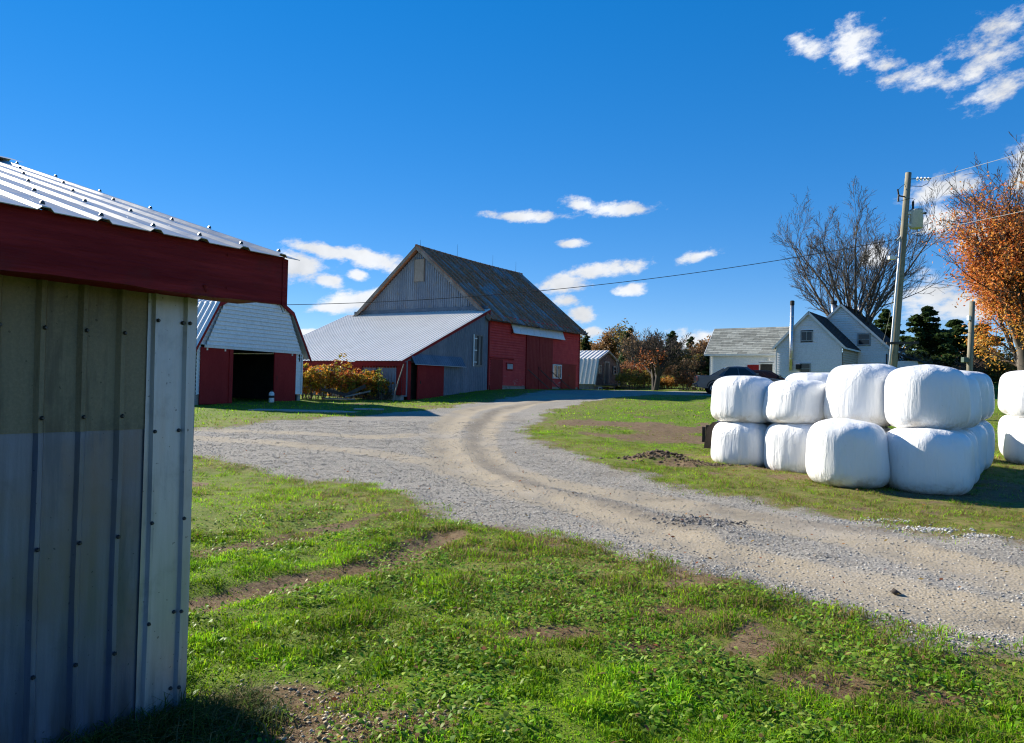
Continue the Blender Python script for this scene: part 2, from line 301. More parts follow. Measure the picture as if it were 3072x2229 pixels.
M['sheet_corner'] = shed_metal('galvanised_corner_sheet', (.37, .37, .41), (.50, .495, .53), .5, .36, None, 0, (.27, .28, .32))
# plastic wrap
m, t, b = new_mat('bale_wrap'); oc = N(t, 'ShaderNodeTexCoord').outputs['Object']
wr = noise(t, oc, 1.0, 6, .6, (15, 15, 1.3)); big = noise(t, oc, 1.6, 3)
oi = N(t, 'ShaderNodeObjectInfo').outputs['Random']
c = mix(t, ramp(t, noise(t, oc, 2.5, 6, .6, (1, 1, .4)), .5, .8, 0, .4), (.78, .78, .775), (.66, .66, .62))
c = mix(t, ramp(t, N(t, 'ShaderNodeTexNoise', ins={'Vector': oc, 'Scale': 28.0, 'Detail': 2.0}).outputs[0], .74, .78, 0, .5), c, (.3, .28, .25))
sz_ = N(t, 'ShaderNodeSeparateXYZ', ins={0: oc}).outputs[2]
c = mix(t, N(t, 'ShaderNodeMath', op='MULTIPLY', ins={0: ramp(t, sz_, .05, .32, .75, 0), 1: ramp(t, noise(t, oc, 5, 5, .65), .42, .65)}).outputs[0], c, (.40, .34, .26))
t.links.new(c, b.inputs['Base Color']); b.inputs['Roughness'].default_value = .3; b.inputs['Specular IOR Level'].default_value = .45
b.inputs['Subsurface Weight'].default_value = .03; b.inputs['Subsurface Radius'].default_value = (.05, .05, .05); b.inputs['Subsurface Scale'].default_value = .5
h = N(t, 'ShaderNodeMath', op='MULTIPLY', ins={0: ramp(t, wr, .35, .75), 1: ramp(t, big, .35, .65, .25, 1)}).outputs[0]
wvt = N(t, 'ShaderNodeTexWave', wave_type='BANDS', bands_direction='DIAGONAL', wave_profile='SAW', ins={'Vector': oc, 'Scale': .62, 'Distortion': 1.2, 'Detail': 1.0, 'Detail Scale': .8}).outputs['Fac']
h = N(t, 'ShaderNodeMath', op='MULTIPLY_ADD', ins={0: ramp(t, wvt, .94, 1.0), 1: .12, 2: h}).outputs[0]
bump(t, b, h, .42, .03); M['wrap'] = m
# vertex coloured foliage / stones
def vcol(name, rough=.6, trans=.0, spec=.3):
    m, t, b = new_mat(name); ca = N(t, 'ShaderNodeVertexColor', layer_name='col').outputs[0]
    oc = N(t, 'ShaderNodeTexCoord').outputs['Object']; c = mix(t, ramp(t, noise(t, oc, 9, 3), .3, .7, 0, .25), ca, (.03, .03, .01))
    t.links.new(c, b.inputs['Base Color']); b.inputs['Roughness'].default_value = rough; b.inputs['Specular IOR Level'].default_value = spec
    if trans:
        tr = N(t, 'ShaderNodeBsdfTranslucent', ins={0: ca}); ms = N(t, 'ShaderNodeMixShader', ins={0: trans, 1: b.outputs[0], 2: tr.outputs[0]})
        t.links.new(ms.outputs[0], t.nodes['Material Output'].inputs[0])
    return m
M['leaf'] = vcol('foliage', .5, .42, .15); M['grass'] = vcol('grass_blades', .6, .45, .08); M['stone'] = vcol('stone_chips', .85); M['bark'] = surf('grey_bark', (.085, .072, .06), (.16, .14, .12), 3, .9, stretch=(1, 1, .3), fine=24, bmp=.5)
M['bark_brown'] = surf('brown_bark', (.10, .07, .05), (.17, .125, .095), 3, .9, stretch=(1, 1, .3), fine=24, bmp=.5)
M['bark_dark'] = surf('dark_bark', (.045, .038, .034), (.085, .072, .062), 3, .9, stretch=(1, 1, .3), fine=24, bmp=.5)

# ------------------------------------------------------------------ terrain
CP = np.array([(0,0,0),(-1.5,3.5,0),(3,3,0),(-4,6,.02),(5,8,0),(6.8,12,.05),(5.5,12.4,.07),(4.6,15,.14),(9,15,.14),(11.4,16.3,.17),
(-4,12,.1),(0,12,.08),(-6,20,.3),(0,20,.3),(6,22,.38),(-12.6,29.3,.575),(-10,35,.68),(-19,33,.7),(-5,30,.6),(3,32,.78),(9,32,.85),(15,30,.7),
(-5.7,38.2,.72),(-15,44,.95),(-1.5,45,1.33),(2,50,1.42),(5.3,55,1.45),(4,40,1.1),(12.8,47,1.42),(9,42,1.2),(25,56,1.6),(33,60,1.7),(8,68,1.35),(14,62,1.5),
(22,75,2.6),(14,88,3.1),(3,88,2.2),(-30,40,1.0),(-30,70,1.6),(-25,10,.2),(25,15,.3),(30,35,1.0),(42,60,2.0),(20,0,0),(-20,-10,0),(20,-15,0),(0,-20,-.1),
(40,95,4.0),(-10,100,2.5),(-60,90,2.5),(70,60,3),(60,10,1),(-60,20,.6),(0,-50,-.3),(-50,-40,0),(50,-40,0),(0,140,4),(60,130,4.5),(-60,130,3.5)], float)
def _k(r2): return np.where(r2 > 0, .5*r2*np.log(np.maximum(r2, 1e-12)), 0.)
_n = len(CP); _P = np.c_[np.ones(_n), CP[:, :2]]
_A = np.zeros((_n+3, _n+3)); _A[:_n, :_n] = _k(((CP[:, None, :2]-CP[None, :, :2])**2).sum(-1))+np.eye(_n)*2.; _A[:_n, _n:] = _P; _A[_n:, :_n] = _P.T
_w = np.linalg.solve(_A, np.r_[CP[:, 2], 0, 0, 0])
def tz(x, y):
    x = np.asarray(x, float); y = np.asarray(y, float); sh = x.shape; x = x.ravel(); y = y.ravel(); o = np.empty(len(x))
    for i in range(0, len(x), 40000):
        X = x[i:i+40000]; Y = y[i:i+40000]
        o[i:i+40000] = _k((X[:, None]-CP[None, :, 0])**2+(Y[:, None]-CP[None, :, 1])**2) @ _w[:_n]+_w[_n]+_w[_n+1]*X+_w[_n+2]*Y
    r = np.hypot(x, y-20); f = np.clip((r-100)/60, 0, 1); f = f*f*(3-2*f); o = o*(1-f)+(2.5+1.2*np.clip(y/140, -1, 1))*f
    return o.reshape(sh)
def z1(x, y): return float(tz(np.array([x]), np.array([y]))[0]) + float(micro(np.array([x]), np.array([y]))[0])
_L = np.random.default_rng(3).random((256, 256)).astype(np.float32)
def vn(x, y):                                       # value noise 0..1
    xi = np.floor(x).astype(int); yi = np.floor(y).astype(int); fx = x-xi; fy = y-yi; fx = fx*fx*(3-2*fx); fy = fy*fy*(3-2*fy)
    g = lambda a, b: _L[a & 255, b & 255]
    return (g(xi, yi)*(1-fx)+g(xi+1, yi)*fx)*(1-fy)+(g(xi, yi+1)*(1-fx)+g(xi+1, yi+1)*fx)*fy
def fbm(x, y, s, o=4):
    r = 0; a = .5; t = 0
    for i in range(o): r = r+a*vn(x*s+i*17.3, y*s+i*9.1); t += a; a *= .5; s *= 2.03
    return r/t
NEAR = [(-14, 17.2), (-9, 15.6), (-5.98, 13.92), (-3.79, 12.18), (-1.88, 11.06), (-1.01, 9.82), (-.6, 8.38), (.12, 7.98), (.78, 7.31), (1.34, 6.74), (1.87, 6.18), (2.18, 5.7), (2.48, 5.23), (2.79, 4.93), (3.29, 4.71), (4.6, 3.9), (8, 2.0), (14, -2)]
INNER = [(20, 1), (12, 4.2), (7.5, 6.5), (5.43, 7.78), (5.13, 8.36), (4.62, 9.08), (4.32, 9.79), (3.69, 10.56), (2.89, 11.21), (2.47, 12.55), (1.54, 14.81), (.64, 17.53), (.36, 20.23), (.73, 24.79), (1.83, 30.55), (3.66, 35.66), (5.57, 40.), (8.5, 44.2), (13, 44.4), (19, 46), (24, 52)]
FAR = [(20, 53.5), (14, 52.5), (9, 56), (6.5, 53), (3.2, 48.2), (1.8, 43.93), (-.07, 39.4), (-1.55, 34.89), (-3.28, 27.84), (-5.13, 25.24), (-6.78, 23.), (-7.75, 20.71), (-8.33, 19.35), (-14, 21.5), (-24, 25)]
DRIVE = np.array(NEAR+INNER+FAR+[(-24, 20)], float)
TRK_A = np.array([(2.6, 42), (-.4, 35), (-1.83, 28.2), (-1.9, 22), (-1.58, 17.36), (-.97, 13.41), (-.15, 11.57), (1.17, 9.49), (1.99, 7.68), (2.63, 6.67), (3.17, 5.98), (3.68, 5.27), (6, 3.5)])
TRK_B = np.array([(3.8, 42), (.9, 35), (-.5, 27.5), (-.85, 22), (-.8, 17.53), (-.38, 14.01), (.39, 12.03), (1.79, 10.63), (2.89, 9.52), (3.92, 8.08), (4.54, 6.51), (7, 5)])
TRK_C = np.array([(-14, 19.2), (-6, 17), (-3.2, 15.6), (-1.2, 13.8)]); TRK_D = np.array([(-14, 20.5), (-6.5, 19.2), (-3.5, 18.6), (-1.6, 20)])
def pdist(x, y, P, closed=False):
    d = np.full(x.shape, 1e9); n = len(P)
    for i in range(n if closed else n-1):
        a = P[i]; b = P[(i+1) % n]; e = b-a; t = np.clip(((x-a[0])*e[0]+(y-a[1])*e[1])/(e@e), 0, 1)
        d = np.minimum(d, (x-a[0]-t*e[0])**2+(y-a[1]-t*e[1])**2)
    return np.sqrt(d)
def inside(x, y, P):
    c = np.zeros(x.shape, bool); j = len(P)-1
    for i in range(len(P)):
        xi, yi = P[i]; xj, yj = P[j]
        with np.errstate(divide='ignore', invalid='ignore'): c ^= ((yi > y) != (yj > y)) & (x < (xj-xi)*(y-yi)/(yj-yi+1e-12)+xi)
        j = i
    return c
ss = lambda a, b, x: (lambda t: t*t*(3-2*t))(np.clip((x-a)/(b-a), 0, 1))
DARK = np.array([(2.0, 38), (-.6, 30), (-1.1, 22), (-.88, 17.51), (-.3, 13.55), (.38, 11.67), (1.26, 10.27), (1.91, 8.93), (2.5, 8.3)]); DARK2 = np.array([(2.9, 9.9), (3.6, 9.2), (4.3, 8.7)])
RUT1 = np.array([(-3.6, 4.5), (-2.21, 5.34), (-1.5, 6.1), (-1.1, 6.52), (-.69, 7.85)]); RUT2 = np.array([(-4.2, 6.2), (-2.85, 6.71), (-2.16, 7.66), (-1.3, 9.2)])
DIRT = [(3.4, 23.7, 2.8, 1.1), (5.4, 22.4, 2.4, 1.5), (4.4, 20.0, 2.2, 1.3), (3.0, 15.2, .9, .35), (3.7, 14.35, .8, .35), (4.7, 14.1, .8, .3), (5.3, 13.0, .9, .45), (6.7, 11.6, 1.2, .3), (8.2, 12.2, 1.0, .9), (.35, 4.8, .42, .17), (.85, 4.62, .3, .12), (1.8, 4.15, .42, .2), (1.15, 5.3, .3, .1), (2.4, 4.0, .4, .16), (-.9, 3.3, .6, .4), (-1.0, 3.75, .5, .22), (-.6, 3.45, .5, .25)]
MOUND = [(3.05, 15.15, .55, .16), (3.6, 14.5, .4, .10), (4.45, 14.15, .5, .07)]
def sdf(x, y):
    d = pdist(x, y, DRIVE, True); return np.where(inside(x, y, DRIVE), d, -d)
def masks(x, y):
    r = np.hypot(x, y); wob = (fbm(x, y, .9, 3)-.5)*1.1+(fbm(x, y, 4.3, 2)-.5)*.5
    g = ss(-.5, .5, sdf(x, y)+wob)
    g = np.maximum(g, .75*ss(.75, .45, np.hypot((x+1.0)/.55, (y-3.75)/.42)+wob*.5)*0)
    d = ss(.32, .08, pdist(x, y, RUT1)+wob*.25)*.9; d = np.maximum(d, ss(.2, .05, pdist(x, y, RUT2)+wob*.3)*.7)
    for (cx, cy, rx, ry) in DIRT: d = np.maximum(d, ss(1.35, .45, np.hypot((x-cx)/rx, (y-cy)/ry)+wob*1.2)*(.9 if cy > 9 else .68))
    d = np.maximum(d, ss(.34, .06, pdist(x, y, DARK)+wob*.4)*.85); d = np.maximum(d, ss(.22, .04, pdist(x, y, DARK2)+wob*.35)*.7)
    d = np.maximum(d, ss(.70, .78, fbm(x+40, y, 1.3, 4))*.7*(r < 60))
    dry = ss(2.3, .3, np.abs(sdf(x, y)+.35))*.55+ss(.42, .66, fbm(x, y+77, .35, 3))*.55
    side = ss(2.2, 4.6, x-(.3)) * ss(20, 15, y)*ss(6, 8, y)
    dry = np.clip(dry*.75+side*.95*(.5+fbm(x, y, 1.3, 3)), 0, 1)
    trk = np.minimum(pdist(x, y, TRK_A), pdist(x, y, TRK_B)); trk = np.minimum(trk, np.minimum(pdist(x, y, TRK_C), pdist(x, y, TRK_D))+.1)
    trk = ss(.85, .15, trk+wob*.35)
    return g, np.clip(d, 0, 1), dry, trk
def micro(x, y):
    z = (fbm(x, y, .55, 3)-.5)*.10+(fbm(x, y, 2.3, 3)-.5)*.06
    z = z-.05*ss(.35, .05, pdist(x, y, RUT1))
    for (cx, cy, rx, h) in MOUND: z = z+h*np.exp(-((x-cx)**2+(y-cy)**2)/(rx*rx))*(.5+fbm(x, y, 5, 3))
    s = sdf(x, y); z = z*(1-.45*ss(0, .6, s))-.02*ss(-.1, .5, s)-.035*ss(.5, .05, np.minimum(pdist(x, y, TRK_A), pdist(x, y, TRK_B)))+.03*ss(.5, .1, pdist(x, y, DARK))*ss(20, 12, np.hypot(x, y))
    return z*ss(-.2, .5, np.hypot(x, y))
nr = 430; na1 = 300; na2 = 90
rad = np.r_[0.02, .45*np.power(420/.45, np.linspace(0, 1, nr))]; rad = np.r_[rad, 900., 2500.]
ang = np.r_[np.linspace(R(-46), R(46), na1), np.linspace(R(46), R(314), na2+2)[1:-1]]; na = len(ang)
RR, AA = np.meshgrid(rad, ang, indexing='ij'); GX = RR*np.sin(AA); GY = RR*np.cos(AA)
gx, gy = GX.ravel(), GY.ravel()
gm = masks(gx, gy); gz = tz(gx, gy)+micro(gx, gy)*(np.hypot(gx, gy) < 120)
# coarse stone relief in the gravel
gz = gz+gm[0]*(fbm(gx, gy, 11, 2)-.5)*.007*ss(45, 15, np.hypot(gx, gy))
I = np.arange(len(rad)*na).reshape(len(rad), na); a = I[:-1]; b2 = I[1:]
F = np.stack([a, np.roll(a, -1, 1), np.roll(b2, -1, 1), b2], -1).reshape(-1, 4)[:, ::-1]
gf = gm[0][F].mean(1)
def sub_mesh(name, sel):
    Fs = F[sel]; used, inv = np.unique(Fs, return_inverse=True)
    c = np.stack([gm[0], gm[1], gm[2], gm[3]], -1)[used]
    return np_mesh(name, np.stack([gx, gy, gz], -1)[used], inv.reshape(-1, 4), 4, c)
m, t, b = new_mat('ground'); oc = N(t, 'ShaderNodeTexCoord').outputs['Object']
ca = N(t, 'ShaderNodeVertexColor', layer_name='col'); sp = N(t, 'ShaderNodeSeparateColor', ins={0: ca.outputs[0]})
g_, d_, y_, k_ = sp.outputs[0], sp.outputs[1], sp.outputs[2], ca.outputs[1]
f1 = noise(t, oc, 9, 6, .65); f2 = noise(t, oc, 55, 4, .6); f3 = noise(t, oc, 1.3, 4); f4 = noise(t, oc, .35, 3)
grass = mix(t, ramp(t, f1, .35, .68), (.07, .095, .012), (.14, .20, .014)); grass = mix(t, ramp(t, f4, .38, .62, 0, .5), grass, (.13, .21, .014)); grass = mix(t, ramp(t, f2, .45, .75, 0, .5), grass, (.05, .07, .012))
dryc = mix(t, ramp(t, f1, .3, .7), (.13, .115, .035), (.20, .16, .06))
grass = mix(t, N(t, 'ShaderNodeMath', op='MULTIPLY', ins={0: y_, 1: ramp(t, f1, .3, .65, .2, 1.)}).outputs[0], grass, dryc)
soil = mix(t, ramp(t, f1, .3, .7), (.085, .052, .028), (.18, .125, .07)); soil = mix(t, ramp(t, f2, .45, .7, 0, .6), soil, (.25, .185, .11))
c = mix(t, ramp(t, N(t, 'ShaderNodeMath', op='MULTIPLY_ADD', ins={0: f1, 1: .55, 2: d_}).outputs[0], .55, .85), grass, soil)
vo = N(t, 'ShaderNodeTexVoronoi', ins={'Vector': oc, 'Scale': 38.0}); vo2 = N(t, 'ShaderNodeTexVoronoi', ins={'Vector': oc, 'Scale': 90.0})
vcl = N(t, 'ShaderNodeSeparateColor', ins={0: vo.outputs['Color']}).outputs[0]; vcl2 = N(t, 'ShaderNodeSeparateColor', ins={0: vo2.outputs['Color']}).outputs[0]
grey = mix(t, vcl, (.19, .172, .14), (.46, .425, .36)); grey = mix(t, ramp(t, vcl2, .1, .95, 0, .6), grey, (.27, .255, .23)); grey = mix(t, ramp(t, vo.outputs['Distance'], .2, .75, 0, .5), grey, (.08, .076, .07))
tan = mix(t, ramp(t, f2, .3, .7), (.27, .225, .155), (.36, .30, .21)); tan = mix(t, ramp(t, vcl2, .75, .9, 0, .6), tan, (.36, .34, .31))
kk = ramp(t, N(t, 'ShaderNodeMath', op='MULTIPLY_ADD', ins={0: f1, 1: .5, 2: k_}).outputs[0], .5, 1.0, 0, .9)
grav = mix(t, kk, grey, tan); grav = mix(t, ramp(t, f3, .5, .72, 0, .5), grav, (.20, .185, .16)); grav = mix(t, ramp(t, f4, .5, .7, 0, .4), grav, (.30, .285, .265))
gsel = ramp(t, N(t, 'ShaderNodeMath', op='MULTIPLY_ADD', ins={0: N(t, 'ShaderNodeMath', op='MULTIPLY_ADD', ins={0: f2, 1: .7, 2: f1}).outputs[0], 1: .42, 2: g_}).outputs[0], .5, 1.05)
rim = N(t, 'ShaderNodeMath', op='MULTIPLY', ins={0: ramp(t, g_, .05, .35), 1: ramp(t, f1, .35, .6, .2, .85)}).outputs[0]
grav = mix(t, N(t, 'ShaderNodeMath', op='MULTIPLY', ins={0: d_, 1: ramp(t, f1, .3, .6, .35, .9)}).outputs[0], grav, (.15, .13, .105))
c = mix(t, rim, c, soil)
c = mix(t, gsel, c, grav)
t.links.new(c, b.inputs['Base Color']); b.inputs['Roughness'].default_value = .95; b.inputs['Specular IOR Level'].default_value = .15
hh = N(t, 'ShaderNodeMath', op='MULTIPLY_ADD', ins={0: vo.outputs['Distance'], 1: N(t, 'ShaderNodeMath', op='MULTIPLY', ins={0: g_, 1: -1.0}).outputs[0], 2: f2}).outputs[0]; hh = N(t, 'ShaderNodeMath', op='MULTIPLY_ADD', ins={0: f1, 1: .7, 2: hh}).outputs[0]
bump(t, b, hh, .45, .014); M['ground'] = m
tag(link('ground', sub_mesh('ground', gf < .5), m, smooth=True), 'grass farmyard ground with worn brown patches', 'ground', kind='structure')
tag(link('gravel_drive', sub_mesh('gravel_drive', gf >= .5), m, smooth=True), 'grey gravel drive curving through the farmyard', 'drive', kind='structure')

# ------------------------------------------------------------------ near metal shed
def frame_mats(yaw): return math.pi/2-yaw
sh = empty('metal_shed', (-1.5212, 3.4849, 0), frame_mats(.5861), 'galvanised metal shed with red fascia and ribbed roof at left edge', 'shed')
FZ, FH, OV, OG, WT, SL = 1.9626, .2311, .33, .2648, 1.985, .302
LX, DY = -4.2, 5.5     # shed runs to x=-4.2, depth 6 m (ridge in the middle)
def ribwall(x0, x1, z0, z1, ribx, rh, y, rw=.011, bow=0):
    p = [(x0, 0)]
    for r_ in ribx: p += [(r_-rw*2.1, 0), (r_-rw, rh), (r_+rw*.6, rh), (r_+rw*1.8, 0)]
    p.append((x1, 0)); mb = MB(); nz = 14
    prof = []                          # add fine swage lines between ribs
    V = []; n = len(p)
    for j in range(nz+1):
        zz = z0+(z1-z0)*j/nz; dx = math.sin(zz*2.3)*.004+bow*math.sin(zz*5.1+1)
        V += [(x+dx*(0 < i < n-1), y-h-.002*math.sin(zz*3+x*9), zz) for i, (x, h) in enumerate(p)]
    Fc = [(j*n+i, j*n+i+1, (j+1)*n+i+1, (j+1)*n+i) for j in range(nz) for i in range(n-1)]
    mb.add(V, Fc); mb.add([(x0, y, z0), (x1, y, z0), (x1, y+.006, z0), (x0, y+.006, z0)], [(0, 1, 2, 3)]); mb.add([(x0, y, z1), (x1, y, z1), (x1, y+.006, z1), (x0, y+.006, z1)], [(3, 2, 1, 0)])
    return mb
RX = [-.335-.16*i for i in range(24) if -.335-.16*i > LX+.05]
lo_r = [x for x in RX if x > -.85]; hi_r = [x for x in RX if x <= -.85]
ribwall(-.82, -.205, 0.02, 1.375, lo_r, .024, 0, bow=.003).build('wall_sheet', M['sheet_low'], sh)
ribwall(-.785, -.205, 1.372, WT+.02, lo_r, .024, -.004).build('wall_sheet', M['sheet_up'], sh)
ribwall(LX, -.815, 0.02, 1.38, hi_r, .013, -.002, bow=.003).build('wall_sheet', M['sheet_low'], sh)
ribwall(LX, -.78, 1.377, WT+.02, hi_r, .013, -.006).build('wall_sheet', M['sheet_up'], sh)
cs = ribwall(-.222, .02, .05, WT+.02, [-.186, -.030], .02, -.010, rw=.008)
cs.build('corner_sheet', M['sheet_corner'], sh)
mb = MB(); mb.M = WALL_PX((.02, -.01, 0)); mb.add([(0, 0, .05), (.16, 0, .05), (.16, 0, WT), (0, 0, WT)], [(0, 1, 2, 3)]); mb.build('corner_flashing', M['sheet_corner'], sh)
# far gable wall, back and side walls
mb = MB(); mb.M = WALL_PX((0, 0, 0)); prof = ribs(DY-.16, .2, .015)
mb.add([(.16, 0, 0), (DY, 0, 0), (DY, 0, 2.1), (DY/2, 0, 3.0), (.16, 0, 2.1)], [(0, 1, 2, 3, 4)])
for i in range(28): mb.box(.3+i*.2, .34+i*.2, -.015, 0, 0, 2.1+min(i, 28-i)*.02)
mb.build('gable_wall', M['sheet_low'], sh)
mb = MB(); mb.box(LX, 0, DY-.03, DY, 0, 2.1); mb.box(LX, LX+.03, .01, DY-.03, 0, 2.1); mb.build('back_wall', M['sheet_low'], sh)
# fascia, soffit, rake boards
for (fa, fb_) in ((LX-.2, -2.2), (-2.197, OG)):
    mb = MB(); nf = 26; V = []
    for i in range(nf+1):
        x = fa+(fb_-fa)*i/nf; wv = .0035*math.sin(x*7.3)+.002*math.sin(x*23+1); yo = .004*math.sin(x*3.1+.5)
        V += [(x, -OV+yo, FZ+wv), (x, -OV+.035+yo, FZ+wv), (x, -OV+.035+yo, FZ+FH), (x, -OV+yo, FZ+FH-.002+wv*.5)]
    mb.add(V, [(4*i+k, 4*i+(k+1) % 4, 4*i+4+(k+1) % 4, 4*i+4+k) for i in range(nf) for k in range(4)]+[(0, 1, 2, 3), (4*nf+3, 4*nf+2, 4*nf+1, 4*nf)])
    mb.f = [f[::-1] for f in mb.f]; fb = mb.build('fascia_board', M['red_dark'], sh)
for xn in (-.05, -.62, -1.2, -1.78):
    for zn in (.045, .19): MB().tube([(xn, -OV-.006, FZ+zn), (xn, -OV-.003, FZ+zn)], .005, 6).build('nail_head', M['red_dark'], fb)
mb = MB(); mb.box(LX-.2, OG-.03, -OV+.037, -.012, FZ+.018, FZ+.03); mb.build('soffit', M['red_dark'], sh)
mb = MB(); mb.tube([(-.16, -OV-.0015, FZ+.045), (-.15, -OV-.0015, FZ+.015)], [.012, .004], 6)
mb.build('knot', M['red_dark'], fb)
for sx in (OG-.012, LX-.2):
    for s_ in (0, 1):
        y0, y1 = (-OV+.0, DY/2) if s_ == 0 else (DY/2, DY+OV)
        za, zb = (FZ, FZ+SL*(y1-y0)) if s_ == 0 else (FZ+SL*(y1-y0), FZ)
        mb = MB(); mb.add([(sx, y0, za+.0), (sx, y1, zb), (sx, y1, zb+FH-.02), (sx, y0, za+FH-.01), (sx+.03, y0, za), (sx+.03, y1, zb), (sx+.03, y1, zb+FH-.02), (sx+.03, y0, za+FH-.01)], [(0, 1, 2, 3), (7, 6, 5, 4), (0, 4, 5, 1), (1, 5, 6, 2), (2, 6, 7, 3), (3, 7, 4, 0)])
        mb.build('rake_board', M['red_dark'], sh)
# roof: ribbed sheets on both slopes, screws on the ribs
nrm = Vector((0, -SL, 1)).normalized(); run = DY/2+OV+.04
ZT = FZ+FH+.004
x_r = OG+.055; x_l = LX-.25; wsh = .62
scr = MB(); scr.tube([(0, 0, 0), (0, 0, .004), (0, 0, .012)], [.0095, .009, .005], 7); scr_me = None
def screw(mat, parent, loc, nv):
    global scr_me
    if scr_me is None:
        o = scr.build('screw', mat, parent); scr_me = o.data
    else: o = link('screw', scr_me, None, parent)
    o.location = loc; o.rotation_euler = Vector(nv).to_track_quat('Z', 'Y').to_euler(); return o
M['screw'] = surf('screw_heads', (.06, .06, .065), (.12, .12, .12), 20, .4, .7, fine=60)
nsh = math.ceil((x_r-x_l)/wsh)
for i in range(nsh):
    xa = x_r-(i+1)*wsh; pr = ribs(wsh, .207, .013, .028)
    for s_ in (0, 1):
        mb = MB()
        if s_ == 0: mb.sheet((xa, -OV-.04, ZT-.04*SL), (1, 0, 0), (0, run, run*SL), nrm, pr, .003)
        else: mb.sheet((xa, DY+OV+.04, ZT-.04*SL), (1, 0, 0), (0, -run, run*SL), Vector((0, SL, 1)).normalized(), pr, .003)
        o = mb.build('roof_sheet', M['shed_roof'], sh)
        if s_ == 0 and i < 4:
            for k in range(3):
                xr = xa+(k+.5)*wsh/3
                for j in range(6):
                    yy = .03+j*.55; screw(M['screw'], o, (xr, -OV-.04+yy, ZT-.04*SL+yy*SL+.0175), nrm)
mb = MB(); mb.prism([(-.18, -.055), (0, .0), (.18, -.055), (0, .02)], 0, 1)
mb = MB()
for s_ in (-1, 1): mb.add([(x_l, DY/2, ZT+(run-.04)*SL+.03), (x_r, DY/2, ZT+(run-.04)*SL+.03), (x_r, DY/2+s_*.2, ZT+(run-.04)*SL-.03), (x_l, DY/2+s_*.2, ZT+(run-.04)*SL-.03)], [(0, 1, 2, 3)])
mb.build('ridge_cap', M['shed_roof'], sh)
for (x, z) in [(-.186, 1.86), (-.055, 1.86), (-.030, 1.86), (-.186, 1.36), (-.058, 1.36), (-.02, 1.36), (-.186, .95), (-.03, .95), (-.186, .50), (-.03, .52), (-.055, .52), (-.03, .17), (-.06, .17)]: screw(M['screw'], sh, (x, -.0305 if x in (-.186, -.030) else -.0105, z), (0, -1, 0))
for x in lo_r:
    for z in (1.80, 1.44, .92, .42): screw(M['screw'], sh, (x, -.0295, z+.01*math.sin(x*40)), (0, -1, 0))

# ------------------------------------------------------------------ white gambrel shed
GX0, GY0, GZ0 = -12.58, 29.27, .575
gb = empty('gambrel_barn', (GX0, GY0, GZ0), frame_mats(.4302), 'small white gambrel barn with red sliding doors standing half open', 'barn')
GW, GL, EZ, KZ, KX, PZ = 6.2, 8.0, 2.30, 4.15, .98, 5.25
outline = [(0, EZ), (KX, KZ), (GW/2, PZ), (GW-KX, KZ), (GW, EZ)]
def grange(z):
    if z <= EZ: return (0, GW)
    if z <= KZ: k = (z-EZ)/(KZ-EZ); return (KX*k, GW-KX*k)
    k = (z-KZ)/(PZ-KZ); return (KX+(GW/2-KX)*k, GW-KX-(GW/2-KX)*k)
mb = MB(); siding(mb, .42, EZ+.12, .15, grange, [(.2, 5.72, 0, 2.45)]); siding(mb, EZ+.12, PZ, .165, grange); mb.build('siding', M['white'], gb)
mb = MB(); siding(mb, 2.42, 4.95, .165, lambda z: (.32+max(0, (z-2.42))*.5+max(0, z-4.1)*1.0, 5.86-max(0, (z-2.42))*.46-max(0, z-4.15)*1.1)); mb.v = [(x, y-.16, z) for x, y, z in mb.v]
mb.box(.32, 5.86, -.16, -.001, 2.40, 2.418); mb.build('door_hood', M['white'], gb)
mb = MB(); mb.box(.27, 5.9, -.20, -.15, 2.30, 2.415); mb.build('hood_trim', M['trim'], gb)
mb = MB(); mb.M = WALL_NX((0, 0, 0)); siding(mb, .42, EZ, .165, lambda z: (-GL, 0)); mb.build('siding', M['white'], gb)
mb = MB(); mb.M = WALL_PX((GW, 0, 0)); siding(mb, .42, EZ, .165, lambda z: (0, GL)); mb.build('siding', M['white'], gb)
mb = MB(); mb.box(0.01, .2, .01, GL-.01, -.3, .40); mb.box(GW-.2, GW-.01, .01, GL-.01, -.3, .40); mb.box(.21, GW-.21, GL-.2, GL-.01, -.3, .4); mb.build('foundation', M['concrete'], gb)
mb = MB(); mb.prism([(p[0], p[1]) for p in [(0, .4), (GW, .4), (GW, EZ), (GW-KX, KZ), (GW/2, PZ), (KX, KZ), (0, EZ)]], GL-.1, GL-.02); mb.build('back_wall', M['white'], gb)
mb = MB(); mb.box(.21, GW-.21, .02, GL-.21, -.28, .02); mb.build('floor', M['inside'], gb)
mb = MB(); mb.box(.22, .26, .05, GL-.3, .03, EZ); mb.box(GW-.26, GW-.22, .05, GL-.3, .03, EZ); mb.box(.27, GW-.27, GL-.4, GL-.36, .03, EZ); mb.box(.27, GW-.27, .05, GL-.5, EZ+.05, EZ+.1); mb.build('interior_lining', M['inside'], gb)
dl = MB().box(.16, 1.62, -.10, -.05, .02, 2.32).build('sliding_door', M['red'], gb)
MB().box(1.623, 1.82, -.135, -.05, .02, 2.32).build('edge_board', M['red'], dl)
for x in (.42, 1.36): MB().box(x, x+.07, -.125, -.10, 2.2, 2.3).build('roller_bracket', M['trim'], dl)
dr = MB().box(4.3, 5.72, -.10, -.05, .02, 2.32).build('sliding_door', M['red'], gb)
MB().box(5.4, 5.47, -.125, -.10, 2.2, 2.3).build('roller_bracket', M['trim'], dr)
MB().tube([(4.42, -.16, 1.05), (4.42, -.16, 1.25)], .012, 6).build('handle', M['iron'], dr)
MB().box(.2, 5.9, -.055, -.03, 2.3, 2.36).build('door_track', M['iron'], gb)
